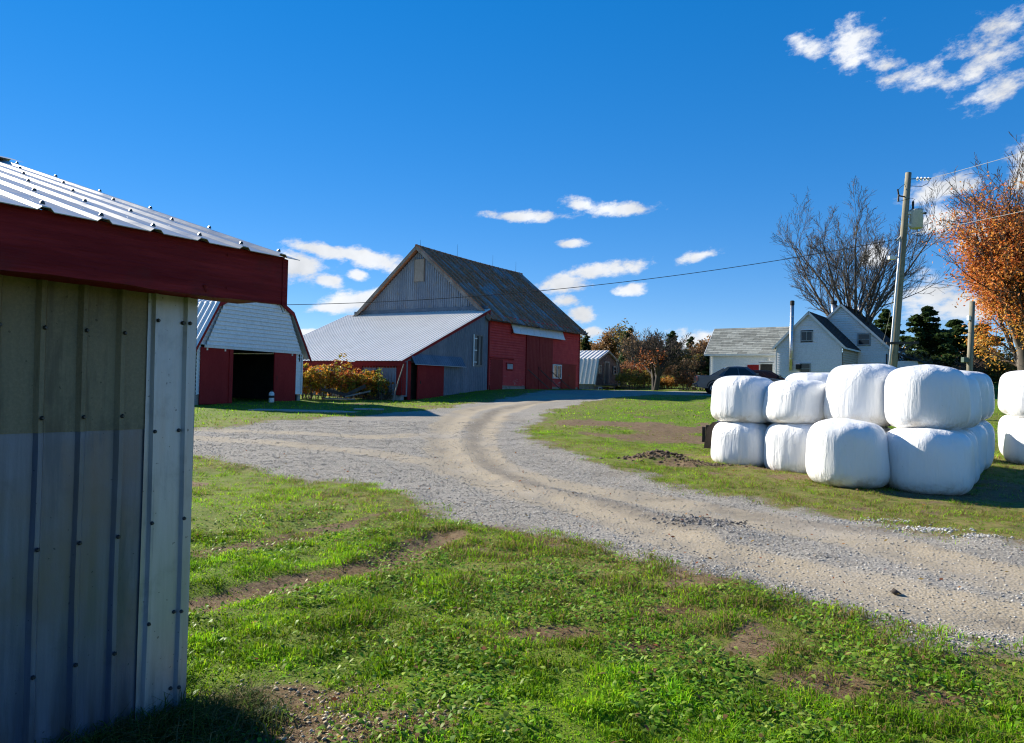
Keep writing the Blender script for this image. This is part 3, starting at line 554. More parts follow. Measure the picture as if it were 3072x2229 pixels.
MB().box(5.98, 6.03, -.06, 0, 1.95, 2.38).build('hood_bracket', M['iron'], gb)
for xx, nm in ((-.02, 0), (GW-.06, 1)): MB().box(xx, xx+.08, -.08, -.062, .4, EZ).build('corner_trim', M['trim'], gb)
OVF = .28
pts2 = [(-.38, EZ-.22), (KX-.09, KZ+.06), (GW/2, PZ+.10), (GW-KX+.09, KZ+.06), (GW+.38, EZ-.22)]
for i in range(4):
    (xa, za), (xb, zb) = pts2[i], pts2[i+1]; d = Vector((xb-xa, 0, zb-za)); nn = Vector((-d.z, 0, d.x)).normalized()
    if nn.z < 0: nn = -nn
    mb = MB(); mb.sheet((xa, -OVF, za), (0, 1, 0), d, nn, ribs(GL+OVF+.2, .30, .045, .04), .02); mb.build('roof_sheet', M['white_roof'], gb)
    h = .21; mb = MB(); mb.add([(xa, -OVF-.004, za-.02), (xb, -OVF-.004, zb-.02), (xb, -OVF-.004, zb-h), (xa, -OVF-.004, za-h), (xa, -OVF+.03, za-.02), (xb, -OVF+.03, zb-.02), (xb, -OVF+.03, zb-h), (xa, -OVF+.03, za-h)], [(0, 3, 2, 1), (4, 5, 6, 7), (0, 1, 5, 4), (3, 7, 6, 2), (1, 2, 6, 5), (0, 4, 7, 3)])
    mb.build('rake_board', M['red'], gb)
MB().tube([(4.35, -.30, 4.55), (4.5, -.33, 4.4), (4.62, -.32, 4.22), (4.5, -.32, 4.12), (4.4, -.31, 4.3), (4.2, -.30, 4.6), (3.9, -.3, 4.64), (3.5, -.29, 4.78)], .014, 5).build('service_cable', M['wire'], gb)
MB().box(3.32, 3.46, -.30, -.2, 4.62, 4.78).build('yard_light', M['iron'], gb)
# jug beside the door
jg = empty('spray_can', (-10.42, 32.0, z1(-10.42, 32.0)+.02), .4, 'white canister with dark label standing in the gambrel barn doorway', 'canister')
MB().tube([(0, 0, 0), (0, 0, .02), (0, 0, .40), (0, 0, .46), (0, 0, .47)], [.105, .115, .115, .07, .04], 14).build('body', M['trim'], jg, True)
MB().tube([(0, 0, .47), (0, 0, .55)], .03, 8).build('cap', M['iron'], jg); MB().tube([(0, 0, .2), (0, 0, .3)], .118, 14, False).build('label_band', M['iron'], jg)
sb = MB(); sb.box(0, 3.9, 0, 1.0, -.03, .035); o = sb.build('concrete_slab', M['concrete'], None, bevel=.01); o.location = (-9.5, 26.6, z1(-7.5, 26.9)+.01); o.rotation_euler = (0, 0, -.06); tag(o, 'weathered concrete slab in the grass before the gambrel barn', 'slab', kind='structure')
sb = MB(); sb.box(0, 1.1, 0, .5, -.03, .03); o = sb.build('concrete_slab', M['concrete'], None, bevel=.01); o.location = (-5.9, 27.6, z1(-5.4, 27.8)+.02); o.rotation_euler = (0, 0, .1); tag(o, 'small broken concrete slab lying beside the gravel drive', 'slab', kind='structure')

# ------------------------------------------------------------------ big red barn with lean-to
bn = empty('red_barn', (-1.506, 44.9614, 0), frame_mats(.5587), 'large old red barn with rusty metal roof and grey lean-to', 'barn')
BL, BW, BE, BR, LS = 12.3, 11.04, 6.02, 10.43, 7.96
side_holes = [(.26, 1.66, 1, 3.3), (2.1, 2.8, 2.66, 3.02), (4.45, 8.0, 1, 5.2), (8.05, 9.36, 2.2, 3.2), (9.4, 11.7, 1, 3.24)]
mb = MB(); siding(mb, 1.62, BE-.02, .16, lambda z: (0.09, BL-.09), side_holes, .07); mb.build('clapboard_siding', M['peel'], bn)
for x in (0, BL-.09): MB().box(x, x+.09, -.08, .0, 1.35, BE).build('corner_board', M['red'], bn)
mb = MB(); mb.box(.05, BL, .03, .3, .9, 1.64); mb.build('stone_foundation', M['concrete'], bn)
MB().box(.26, 1.66, -.045, .01, 1.3, 3.28).build('side_door', M['red'], bn)
MB().box(.1, 2.9, -.10, -.01, 3.285, 3.345).build('drip_board', M['red_dark'], bn)
wn = MB().box(2.06, 2.84, -.09, -.01, 2.62, 3.06).build('vent_window', M['red'], bn); MB().box(2.13, 2.77, -.10, -.092, 2.68, 3.0).build('pane', M['grey_trim'], wn)
for x0, x1 in ((4.45, 6.08), (6.11, 8.02)):
    d_ = MB().box(x0, x1, -.10, -.05, 1.3, 5.15).build('barn_door', M['red'], bn)
    nb = 9
    for i in range(nb):
        xa = x0+(x1-x0)*i/nb; MB().box(xa+.006, xa+(x1-x0)/nb-.006, -.115, -.101, 1.31, 5.14).build('board', M['red'], d_)
    MB().tube([(x0+.1 if x0 > 5 else x1-.1, -.14, 2.75), (x0+.1 if x0 > 5 else x1-.1, -.14, 2.95)], .015, 6).build('handle', M['iron'], d_)
for (x0, x1) in ((4.6, 7.0), (6.3, 8.5), (7.7, 10.3)):
    o = MB().beam((x0, -.16, 2.72), (x1, -.6, 1.36), .03, .05).build('leaning_rail', M['wood_dark'], bn)
wf = empty  # window
def window(parent, M_, x0, x1, z0, z1_, kind, fr='trim', fw=.07, bars='v'):
    mb = MB(); mb.M = M_ @ Matrix.Translation((0, -.03, 0)); M_ = mb.M
    mb.box(x0, x0+fw, -.07, .0, z0, z1_); mb.box(x1-fw, x1, -.07, 0, z0, z1_); mb.box(x0+fw, x1-fw, -.07, 0, z1_-fw, z1_); mb.box(x0+fw, x1-fw, -.07, 0, z0, z0+fw)
    f_ = mb.build('window', M[fr], parent)
    xm, zm = (x0+x1)/2, (z0+z1_)/2
    if bars == 'v': panes = [(x0+fw, xm-.02, z0+fw, z1_-fw), (xm+.02, x1-fw, z0+fw, z1_-fw)]; mu = (xm-.02, xm+.02, z0+fw, z1_-fw)
    else: panes = [(x0+fw, x1-fw, z0+fw, zm-.02), (x0+fw, x1-fw, zm+.02, z1_-fw)]; mu = (x0+fw, x1-fw, zm-.02, zm+.02)
    mb = MB(); mb.M = M_; mb.box(mu[0], mu[1], -.06, -.001, mu[2], mu[3]); mb.build('sash_bar', M[fr], f_)
    for p in panes:
        mb = MB(); mb.M = M_; mb.box(p[0], p[1], -.035, -.02, p[2], p[3]); mb.build('pane', M['glass'], f_)
    return f_
wb = window(bn, WALL_X((0, -.04, 0)), 8.06, 9.36, 2.2, 3.2, 0)
mb = MB()
for i in range(6): mb.box(8.82, 9.25, -.085, -.076, 2.33+i*.12, 2.38+i*.12)
mb.build('blind', M['trim'], wb)
for x0, x1 in ((9.42, 10.53), (10.56, 11.66)):
    d_ = MB().box(x0, x1, -.08, -.03, 1.35, 3.22).build('stable_door', M['red'], bn)
    for i in range(6): xa = x0+(x1-x0)*i/6; MB().box(xa+.006, xa+(x1-x0)/6-.006, -.095, -.081, 1.36, 3.21).build('board', M['red'], d_)
MB().box(9.3, 11.8, -.10, -.04, 3.235, 3.30).build('door_header', M['red'], bn)
MB().box(10.5, 10.6, -.12, -.096, 2.4, 2.52).build('hasp', M['iron'], bn)
# metal hood over the tall doors
hn = Vector((0, -.62, .78)).normalized()
aw = empty('awning', (0, 0, 0)); aw.parent = bn
NH = 8
for i in range(NH):
    xa = 2.55+i*6.9/NH; wd = 6.9/NH
    mb = MB(); mb.sheet((xa+.004, -.03, 5.72), (1, 0, 0), (.0, -.26, -.70), Vector((0, -.937, .348)), [(0, .012), (.012, 0), (wd-.012, 0), (wd-.004, .012)], .008); mb.build('awning_panel', M['white_roof'], aw)
MB().beam((2.53, -.30, 5.01), (9.47, -.30, 5.01), .04, .06).build('awning_edge', M['trim'], aw)
MB().beam((2.53, -.03, 5.735), (9.45, -.03, 5.735), .03, .04).build('awning_edge', M['trim'], aw)
MB().beam((2.53, -.295, 5.01), (2.53, -.03, 5.72), .03, .05).build('awning_edge', M['trim'], aw)
for x in (2.4, 5.7, 9.0): MB().beam((x, -.27, 5.02), (x+.05, -.12, 4.95), .03, .03).build('bracket', M['iron'], aw)
# body: gable wall on x=0 (faces -x) above the lean-to, far gable, back wall
def brange(y):   # roof height at depth y
    return BE+(BR-BE)*(1-abs(y-BW/2)/(BW/2))
mb = MB(); mb.M = WALL_NX((0, 0, 0)); nb = 62
for i in range(nb):
    ya, yb = i*BW/nb, (i+1)*BW/nb
    za, zb = brange(ya)-.12, brange(yb)-.12
    xa, xb = -yb, -ya; rz0 = 5.5
    mb.add([(xa, 0, rz0), (xb-.05, 0, rz0), (xb-.05, 0, za+(zb-za)*.3), (xa, 0, zb)], [(0, 1, 2, 3)]); mb.add([(xb-.05, 0, rz0), (xb-.036, -.045, rz0), (xb-.014, -.045, rz0), (xb, 0, rz0), (xb-.05, 0, za), (xb-.036, -.045, za), (xb-.014, -.045, za), (xb, 0, za)], [(0, 1, 5, 4), (1, 2, 6, 5), (2, 3, 7, 6)])
mb.build('gable_cladding', M['gable_metal'], bn)
gw = MB(); gw.M = WALL_NX((0, 0, 0)); gw.box(-5.84, -5.10, -.08, -.03, 8.28, 9.72); gwo = gw.build('loft_hatch', M['stucco'], bn)
for s_ in ((-5.9, -5.84), (-5.10, -5.04)):
    q_ = MB(); q_.M = WALL_NX((0, 0, 0)); q_.box(s_[0], s_[1], -.095, -.03, 8.24, 9.76); q_.build('casing', M['wood'], gwo)
mb = MB(); mb.M = WALL_PX((BL, 0, 0)); siding(mb, 1.6, BR-.1, .16, lambda z: (0, BW) if z < BE else ((z-BE)/(BR-BE)*BW/2, BW-(z-BE)/(BR-BE)*BW/2)); mb.build('clapboard_siding', M['peel'], bn)
mb = MB(); mb.box(.02, BL-.02, BW-.06, BW, 1.0, BE); mb.box(.02, .06, .02, BW-.06, .7, 5.5); mb.build('back_wall', M['peel'], bn)
# main roof in standing-seam panels, two courses, slightly wavy eave
NP = 22; rise = BR+.14-(BE-.03); half = BW/2
xs0, xs1 = -.42, BL+.55; pw = (xs1-xs0)/NP
rf = empty('roof', (0, 0, 0)); rf.parent = bn
ey, ez = -.42, BE-.03-.42*rise/half*.0-.33
dv = Vector((0, half+.42, BR+.14-ez)); nn = Vector((0, -dv.z, dv.y)).normalized(); rl = random.Random(5)
for i in range(NP):
    for c_ in (0, 1):
        f0, f1_ = (0, .53) if c_ == 0 else (.52, 1.0); j = rl.uniform(-.02, .02)
        P = Vector((xs0+i*pw, ey, ez-.07*math.sin(math.pi*(i+.5)/NP)))+dv*f0+nn*(.012*c_)
        if c_ == 0: P = P-dv.normalized()*rl.uniform(0, .05)
        mb = MB(); mb.sheet(P, (1, 0, 0), dv*(f1_-f0), nn, [(0, .0), (.03, .10), (.075, .10), (.10, 0), (pw*.5, .004+j*.2), (pw, 0)], .012); o = mb.build('roof_panel', M['rust'], rf)
mb = MB(); dv2 = Vector((0, -(half+.42), BR+.14-ez)); mb.sheet((xs0, BW+.42, ez), (1, 0, 0), dv2, Vector((0, dv2.z, -dv2.y)).normalized()*1, ribs(xs1-xs0, .58, .05, .03), .012); mb.build('roof_slope', M['rust'], rf)
MB().tube([(xs0+(xs1-xs0)*k/8, half, BR+.15-.07*math.sin(math.pi*k/8)) for k in range(9)], .08, 8).build('ridge_cap', M['rust'], rf)
MB().beam((xs0, ey+.06, ez-.06), (xs1, ey+.06, ez-.06), .05, .10).build('eave_board', M['wood_dark'], rf)
for xx in (xs0+.02, xs1-.05):
    for s_ in (-1, 1):
        mb = MB(); mb.beam((xx, half, BR+.03), (xx, half+s_*(half+.40), ez-.07), .04, .2); mb.build('rake_board', M['wood'], rf)
for x in (.05, 4.1, 8.6, 11.9): MB().tube([(x, half, BR+.15), (x, half, BR+1.0 if x > 1 else BR+.6)], [.012, .006], 5).build('lightning_rod', M['iron'], rf)
# lean-to
lt = empty('lean_to', (0, 0, 0)); lt.parent = bn
LT, LB = 6.25, 2.84; LY1 = BW+.7
sl_ = (LT-LB)/LS
mb = MB(); n_ = 44; mb.M = WALL_X((0, 0, 0))
pr = waves(LS-.02, .19, .045)
V = []; n2_ = len(pr)
top = [min(LB+sl_*(d+.0)-.12, 6.2) for d, h in pr]; bot = [.92+.42*max(0, (d-4.2)/3.8) for d, h in pr]
hole = (.68, 3.42, 2.72)
for i in range(n2_-1):
    (da, ha), (db, hb) = pr[i], pr[i+1]; xa, xb = -LS+da+.01, -LS+db+.01
    zb0 = bot[i]; zb1 = bot[i+1]
    if hole[0] < da < 1.2: zb0 = zb1 = hole[2]
    mb.add([(xa, -ha, zb0), (xb, -hb, zb1), (xb, -hb, top[i+1]), (xa, -ha, top[i])], [(0, 1, 2, 3)])
mb.build('side_cladding', M['galv_wall'], lt)
mb = MB(); mb.M = WALL_NX((-LS, 0, 0)); pr = waves(LY1-.3, .2, .045)
for i in range(len(pr)-1):
    (da, ha), (db, hb) = pr[i], pr[i+1]; xa, xb = -LY1+da, -LY1+db; mb.add([(xa, -ha, .98), (xb, -hb, .98), (xb, -hb, LB-.15), (xa, -ha, LB-.15)], [(0, 1, 2, 3)])
mb.build('front_cladding', M['gable_metal'], lt)
mb = MB(); mb.M = WALL_PY((0, LY1, 0)); mb.add([(0, 0, .6), (LS, 0, .6), (LS, 0, LB-.1), (0, 0, LT-.1)], [(0, 1, 2, 3)]); mb.build('end_wall', M['galv_wall'], lt)
MB().box(-LS+.02, -LS+.25, .03, LY1, .3, .97).build('foundation', M['concrete'], lt)
mb = MB(); mb.box(-4.6, -.1, .03, .2, .3, .94); mb.build('foundation', M['concrete'], lt)
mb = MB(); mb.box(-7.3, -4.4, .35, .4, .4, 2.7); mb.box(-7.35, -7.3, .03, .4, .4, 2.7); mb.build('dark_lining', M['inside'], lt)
u_ = Vector((LS+.12, 0, LT-LB+.12*sl_)); nn = Vector((-u_.z, 0, u_.x)).normalized()
mb = MB(); mb.sheet((-LS-.22, -.16, LB-.06), (0, 1, 0), Vector((LS+.22, 0, sl_*(LS+.22))), nn, ribs(LY1+.3, .25, .026, .035), .014); mb.build('roof_sheet', M['galv_roof'], lt)
mb = MB(); mb.beam((-.06, 0, LT+.11), (-.06, LY1-.6, LT+.11), .02, .26); mb.build('flashing', M['galv_wall'], lt)
mb = MB(); mb.box(-LS-.15, -LS-.12, -.12, LY1, LB-.34, LB-.10); mb.build('fascia_board', M['red'], lt)
mb = MB(); mb.box(-LS-.04, -LS-.026, 0.0, LY1-.2, LB-.42, LB-.345); mb.build('frieze_board', M['red_dark'], lt)
mb = MB(); mb.beam((-LS-.2, -.13, LB-.15), (.05, -.13, LT-.08), .03, .13); mb.build('rake_board', M['red'], lt)
for x0, x1, y0, y1 in ((-LS-.05, -LS+.02, .0, .32), (-LS+.0, -LS+.3, -.05, -.025)): MB().box(x0, x1, y0, y1, 1.0, LB-.12).build('corner_board', M['red'], lt)
MB().box(-LS+.45, -LS+.68, -.06, .0, .55, 2.8).build('door_post', M['red'], lt)
d_ = MB().box(-6.85, -4.56, -.16, -.10, .62, 2.76).build('sliding_door', M['red'], lt); MB().tube([(-6.62, -.19, 1.6), (-6.62, -.19, 1.78)], .02, 6).build('handle', M['iron'], d_)
mb = MB(); mb.sheet((-7.36, -.045, 3.18), (1, 0, 0), (0, -.36, -.55), Vector((0, -.837, .547)), waves(4.6, .19, .04), .008); mb.build('door_hood', M['galv_wall'], lt)
MB().beam((-7.36, -.40, 2.63), (-2.77, -.40, 2.63), .03, .03).build('hood_edge', M['galv'], lt)
lw = MB().box(-1.65, -.66, -.07, -.03, 2.72, 4.62).build('boarded_window', M['wood'], lt)
for i in range(4): MB().box(-1.5+i*.2, -1.32+i*.2, -.086, -.071, 2.82, 4.54).build('board', M['wood_dark'] if i % 2 else M['wood'], lw)
MB().box(-1.66, -1.56, -.10, -.071, 2.72, 4.62).build('casing', M['trim'], lw); MB().box(-1.55, -.66, -.095, -.071, 4.56, 4.62).build('casing', M['wood'], lw)
for z in (2.95, 3.65, 4.35): MB().box(-1.55, -1.3, -.105, -.087, z, z+.06).build('hinge', M['trim'], lw)
fw_ = MB(); fw_.M = WALL_NX((-LS, 0, 0)); fw_.box(-3.95, -2.8, -.08, -.03, 1.5, 2.45); fwo = fw_.build('boarded_window', M['red_dark'], lt)
fw_ = MB(); fw_.M = WALL_NX((-LS, 0, 0)); fw_.box(-4.05, -2.7, -.11, -.082, 2.35, 2.5); fw_.box(-2.85, -2.7, -.11, -.082, 1.4, 2.34); fw_.build('casing', M['red'], fwo)
fw_ = MB(); fw_.M = WALL_NX((-LS, 0, 0)); fw_.box(-8.2, -6.9, -.08, -.03, 1.5, 2.42); fw_.build('boarded_window', M['red_dark'], lt)
fw_ = MB(); fw_.M = WALL_NX((-LS, 0, 0)); fw_.box(-1.72, -1.5, -.12, -.023, 2.0, 2.3); fw_.tube([(-1.6, -.1, 2.3), (-1.62, -.14, 2.42)], .02, 6); fw_.build('meter_box', M['iron'], lt)
pp = MB().tube([(0, 0, 0), (.1, 0, .5), (.26, .02, 1.1), (.5, .05, 1.92)], [.04, .036, .033, .028], 7).build('leaning_post', M['wood'], None)
pp.location = (-5.95, 37.05, z1(-5.95, 37.05)-.02); pp.rotation_euler = (0, 0, -.15); tag(pp, 'grey weathered post leaning against the lean-to corner', 'post')

# ------------------------------------------------------------------ brown shingled gambrel shed
SX0, SY0 = 7.62, 68.6; SZ0 = z1(8.5, 69.5)
ds = empty('shingled_shed', (SX0, SY0, SZ0), frame_mats(.5587), 'brown shingled gambrel shed with silver metal roof beyond the barn', 'shed')
DW, DL, DE, DK, DP, DKX = 5.6, 7.0, .62, 2.88, 3.72, .62
def drange(z):
    if z <= DK: k = max(0, (z-DE)/(DK-DE)); return (DKX*k, DW-DKX*k)
    k = (z-DK)/(DP-DK); return (DKX+(DW/2-DKX)*k, DW-DKX-(DW/2-DKX)*k)
mb = MB(); siding(mb, DE-.25, DP, .13, drange, [(2.2, 3.35, .6, 2.75)], .03); mb.build('shingle_siding', M['cedar'], ds)
mb = MB(); mb.box(.05, DW-.05, .05, DL-.05, -.6, DE-.26); mb.build('cellar_wall', M['wood'], ds)
mb = MB(); mb.M = WALL_NX((.0, 0, 0))
for i in range(16): mb.box(-DL+i*.44, -DL+i*.44+.41, -.03, .02, -.5, DE-.05)
mb.build('cellar_cladding', M['galv_wall'], ds)
d_ = MB().box(2.38, 3.18, -.06, -.02, .62, 2.6).build('door', M['wood_dark'], ds)
for i in range(4): MB().box(2.39+i*.2, 2.57+i*.2, -.075, -.061, .63, 2.59).build('board', M['wood_dark'], d_)
mb = MB(); mb.box(2.22, 2.37, -.08, -.02, .6, 2.76); mb.box(3.19, 3.34, -.08, -.02, .6, 2.76); mb.box(2.371, 3.189, -.08, -.02, 2.61, 2.76); mb.build('door_casing', M['wood'], ds)
for x in (.75, 4.2): window(ds, WALL_X((0, -.03, 0)), x, x+.72, 1.52, 2.36, 0, 'wood', .12, 'h')
for x in (1.0, 3.4): window(ds, WALL_X((0, .05, 0)), x, x+.8, -.2, .3, 0, 'trim', .1, 'v')
pts2 = [(-.22, DE-.1), (DKX-.08, DK+.05), (DW/2, DP+.09), (DW-DKX+.08, DK+.05), (DW+.22, DE-.1)]
for i in range(4):
    (xa, za), (xb, zb) = pts2[i], pts2[i+1]; d = Vector((xb-xa, 0, zb-za)); nn = Vector((-d.z, 0, d.x)).normalized(); nn = nn if nn.z > 0 else -nn
    mb = MB(); mb.sheet((xa, -.25, za), (0, 1, 0), d, nn, ribs(DL+.45, .45, .06, .06), .02); mb.build('roof_sheet', M['galv_roof'], ds)
    mb = MB(); mb.beam((xa, -.255, za-.1), (xb, -.255, zb-.1), .03, .14); mb.build('rake_board', M['wood'], ds)
mb = MB(); mb.box(1.9, 5.5, -1.3, -.1, .45, .56); mb.build('landing', M['wood'], ds)
for x in (2.0, 3.7, 5.4): MB().box(x, x+.1, -1.25, -1.15, -.6, .45).build('landing_post', M['wood'], ds)
for i in range(5): MB().box(5.5+i*.3, 5.85+i*.3, -1.25, -.2, .33-i*.17, .39-i*.17).build('stair_tread', M['wood'], ds)
rl_ = MB(); rl_.beam((3.2, -1.28, 1.5), (5.5, -1.28, 1.5), .06, .09); rl_.beam((5.5, -1.28, 1.5), (8.3, -1.28, -.1), .06, .09); rl_.build('stair_rail', M['wood_dark'], ds)
for x, za, zb in ((5.5, .5, 1.5), (7.2, -.4, .55)): MB().box(x, x+.08, -1.32, -1.24, za, zb).build('rail_post', M['wood_dark'], ds)

# ------------------------------------------------------------------ white farmhouse
HY = .6316; hz = 1.55
ho = empty('farmhouse', (24.989, 55.7519, hz), frame_mats(HY), 'white clapboard farmhouse with dark gables behind the wrapped bales', 'house')
hw, hE, hP, hL = 4.894, 5.2666-hz, 7.7984-hz, 5.4895
tP, tW, t0, tE = 8.9138-hz, 7.1485, -2.2949, 5.37-hz
def gr(y0, y1, ze, zp):      # wall x' = -y for a wall facing -x
    def fn(z):
        if z <= ze: return (-y1, -y0)
        k = (z-ze)/(zp-ze)*(y1-y0)/2; return (-y1+k, -y0-k)
    return fn
W2 = WALL_NX((0, 0, 0))
mb = MB(); mb.M = W2; siding(mb, 0, hP-.02, .19, gr(0, hw, hE, hP), [(-3.04, -2.12, 5.59-hz, 6.39-hz), (-3.08, -2.24, 3.0-hz, 3.9-hz)]); mb.build('siding', M['white'], ho)
mb = MB(); mb.M = WALL_X((0, 0, 0)); siding(mb, 0, hE, .19, lambda z: (0, hL)); mb.build('siding', M['tan'], ho)
mb = MB(); mb.M = WALL_NX((hL, 0, 0)); siding(mb, 0, tP-.02, .19, gr(t0, t0+tW, tE, tP), [(-.02, .99, 5.53-hz, 6.54-hz), (-hw, -.0, 0, hE)]); mb.build('siding', M['white'], ho)
mb = MB(); mb.M = WALL_X((hL, t0, 0)); siding(mb, 0, tE, .19, lambda z: (0, 7)); mb.build('siding', M['white'], ho)
mb = MB(); mb.M = WALL_NX((7.6149, 0, 0)); siding(mb, 0, 5.05-hz, .19, lambda z: (-13.3, -4.9), [(-8.66, -7.35, 0, 4.2-hz)]); mb.build('siding', M['white'], ho)
mb = MB(); mb.box(.05, hL, hw-.05, hw, 0, hE); mb.box(7.7, 12, 13.2, 13.28, 0, 5.0-hz); mb.box(hL+.1, hL+7, t0+tW-.05, t0+tW, 0, tE); mb.box(hL+7, hL+7.1, t0, t0+tW, 0, tE); mb.box(12, 12.1, 4.9, 13.2, 0, 3.4); mb.build('back_walls', M['white'], ho)
for M_, a_, b_ in ((W2, -.09, 0), (W2, -hw, -hw+.09)):
    mb = MB(); mb.M = M_; mb.box(a_, b_, -.08, -.062, 0, hE); mb.build('corner_trim', M['trim'], ho)
mb = MB(); mb.M = WALL_NX((7.6149, 0, 0)); mb.box(-13.3, -13.18, -.08, -.062, 0, 3.5); mb.build('corner_trim', M['trim'], ho)
def gable_roof(x0, x1, y0, y1, ze, zp, mat, ov, name='roof'):
    ym = (y0+y1)/2; half_ = (y1-y0)/2; sl = (zp-ze)/half_; r_ = empty(name, (0, 0, 0)); r_.parent = ho
    for s_ in (-1, 1):
        e = Vector((x0, ym+s_*(half_+ov), ze-sl*ov+.10)); d = Vector((0, -s_*(half_+ov), sl*(half_+ov))); nn = Vector((0, s_*sl, 1)).normalized()
        courses = round(d.length/.2)
        mb = MB()
        for i in range(courses):
            a = e+d*(i/courses)+nn*.03; b_ = e+d*((i+1.15)/courses); b_ = b_+nn*.004
            mb.add([a, a+Vector((x1-x0, 0, 0)), b_+Vector((x1-x0, 0, 0)), b_, a-nn*.03, a-nn*.03+Vector((x1-x0, 0, 0))], [(0, 1, 2, 3), (4, 5, 1, 0)])
        mb.add([e-nn*.06, e-nn*.06+Vector((x1-x0, 0, 0)), e+d-nn*.06+Vector((x1-x0, 0, 0)), e+d-nn*.06], [(3, 2, 1, 0)])
        mb.build('shingles', mat, r_)
        MB().beam(e+Vector((.0, 0, -.09)), e+d+Vector((.0, 0, -.09)), .03, .17).build('rake_trim', M['trim'], r_)
        MB().beam(e+Vector((0, 0, -.09)), e+Vector((x1-x0, 0, -.09)), .03, .13).build('eave_trim', M['trim'], r_)
    return r_
gable_roof(-.22, hL, 0, hw, hE, hP, M['shing_black'], .25)
gable_roof(hL-.22, hL+7.2, t0, t0+tW, tE, tP, M['shing_black'], .22)
# grey-shingled wing: visible slope in single shingle strips
rw_ = empty('wing_roof', (0, 0, 0)); rw_.parent = ho
e0 = Vector((7.30, 4.9, 5.02-hz)); dv = Vector((2.5, 0, 7.60-5.02)); nn = Vector((-dv.z, 0, dv.x)).normalized(); rr2 = random.Random(11)
nc = 15
for i in range(nc):
    y = 4.0+rr2.uniform(-.4, 0)
    a = e0+dv*(i/nc); b_ = e0+dv*((i+1.2)/nc); off = nn*.03
    yl, yr = 13.75, (4.5 if i > 4 else 4.8)
    y = yr
    while y < yl:
        wd = rr2.uniform(.75, 1.15); y2 = min(yl, y+wd)
        mb = MB(); t1 = .024+rr2.uniform(0, .012)
        mb.add([(a.x, y+.01, a.z), (a.x, y2, a.z), (b_.x, y2, b_.z), (b_.x, y+.01, b_.z), Vector((a.x, y+.01, a.z))+nn*t1, Vector((a.x, y2, a.z))+nn*t1, Vector((b_.x, y2, b_.z))+nn*.006, Vector((b_.x, y+.01, b_.z))+nn*.006], [(4, 7, 6, 5), (0, 4, 5, 1), (1, 5, 6, 2), (0, 3, 7, 4)])
        mb.build('shingle', M['shing_grey'], rw_); y = y2
mb = MB(); mb.add([(9.8, 4.5, 7.58-hz), (9.8, 13.75, 7.58-hz), (12.3, 13.75, 5.0-hz), (12.3, 4.5, 5.0-hz)], [(0, 1, 2, 3)]); mb.add([e0+Vector((0, -.4, -.02)), e0+Vector((0, 8.85, -.02)), e0+dv+Vector((0, 8.85, -.02)), e0+dv+Vector((0, -.4, -.02))], [(0, 1, 2, 3)]); mb.build('roof_deck', M['shing_black'], rw_)
mb = MB(); mb.M = WALL_PY((7.6, 13.3, 0)); mb.add([(-4.6, 0, 3.4), (0, 0, 3.4), (-2.2, 0, 5.95)], [(0, 1, 2)]); mb.build('wing_gable', M['white'], ho)
MB().beam((7.30, 4.85, 4.94-hz), (7.30, 13.75, 4.94-hz), .05, .16).build('eave_trim', M['trim'], rw_)
MB().beam((7.28, 13.76, 4.94-hz), (9.8, 13.76, 7.52-hz), .04, .16).build('rake_trim', M['trim'], rw_)
window(ho, W2, -3.04, -2.12, 5.59-hz, 6.39-hz, 0, 'grey_trim', .08)
window(ho, W2, -3.08, -2.24, 3.0-hz, 3.9-hz, 0, 'grey_trim', .08, 'h')
window(ho, WALL_NX((hL, 0, 0)), -.02, .99, 5.53-hz, 6.54-hz, 0, 'grey_trim', .10, 'h')
mb = MB(); mb.M = WALL_NX((7.6149, 0, 0)); mb.box(-8.66, -7.35, -.06, .0, 4.1-hz, 4.22-hz); mb.box(-8.66, -8.56, -.06, 0, .2, 4.1-hz); mb.box(-7.45, -7.35, -.06, 0, .2, 4.1-hz); mb.build('door_casing', M['trim'], ho)
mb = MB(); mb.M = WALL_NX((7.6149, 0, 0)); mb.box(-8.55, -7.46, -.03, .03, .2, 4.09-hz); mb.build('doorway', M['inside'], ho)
mb = MB(); mb.M = WALL_NX((7.6149, 0, 0)); mb.box(-9.7, -8.67, -.12, -.07, .2, 4.03-hz); mb.build('door', M['red'], ho)
mb = MB(); mb.M = WALL_NX((7.6149, 0, 0)); mb.box(-7.95, -7.75, -.14, -.03, 4.42-hz, 4.62-hz); mb.build('porch_light', M['trim'], ho)
st_ = MB().tube([(-.3, 3.68, 3.3-hz), (-.3, 3.66, 5.0-hz), (-.3, 3.64, 8.45-hz)], .15, 12).build('stove_pipe', M['steelpipe'], ho, True)
MB().tube([(-.3, 3.64, 8.45-hz), (-.3, 3.64, 8.75-hz), (-.3, 3.64, 8.8-hz)], [.17, .17, .10], 12).build('chimney_cap', M['iron'], st_)
for z in (4.2, 5.3, 6.4, 7.5): MB().tube([(-.3, 3.65, z-hz), (-.3, 3.65, z+.05-hz)], .158, 12).build('pipe_band', M['galv'], st_)
MB().box(-.35, -.02, 3.0, 3.3, 3.4-hz, 3.8-hz).build('pipe_elbow', M['iron'], st_)
c_ = MB().tube([(hL+1.2, 2.15, tP-1.4), (hL+1.2, 2.15, 9.2-hz)], .2, 12).build('flue', M['steelpipe'], ho, True); MB().tube([(hL+1.2, 2.15, 9.2-hz), (hL+1.2, 2.15, 9.45-hz)], .27, 12).build('chimney_cap', M['iron'], c_)
MB().tube([(hL+4.6, .75, tP-.7), (hL+4.6, .75, 9.3-hz)], .2, 12).build('flue', M['steelpipe'], ho, True)
mb = MB(); mb.box(hL+.6, hL+5, t0-2.0, t0-.03, 0, 2.75); mb.build('porch_wall', M['white'], ho)
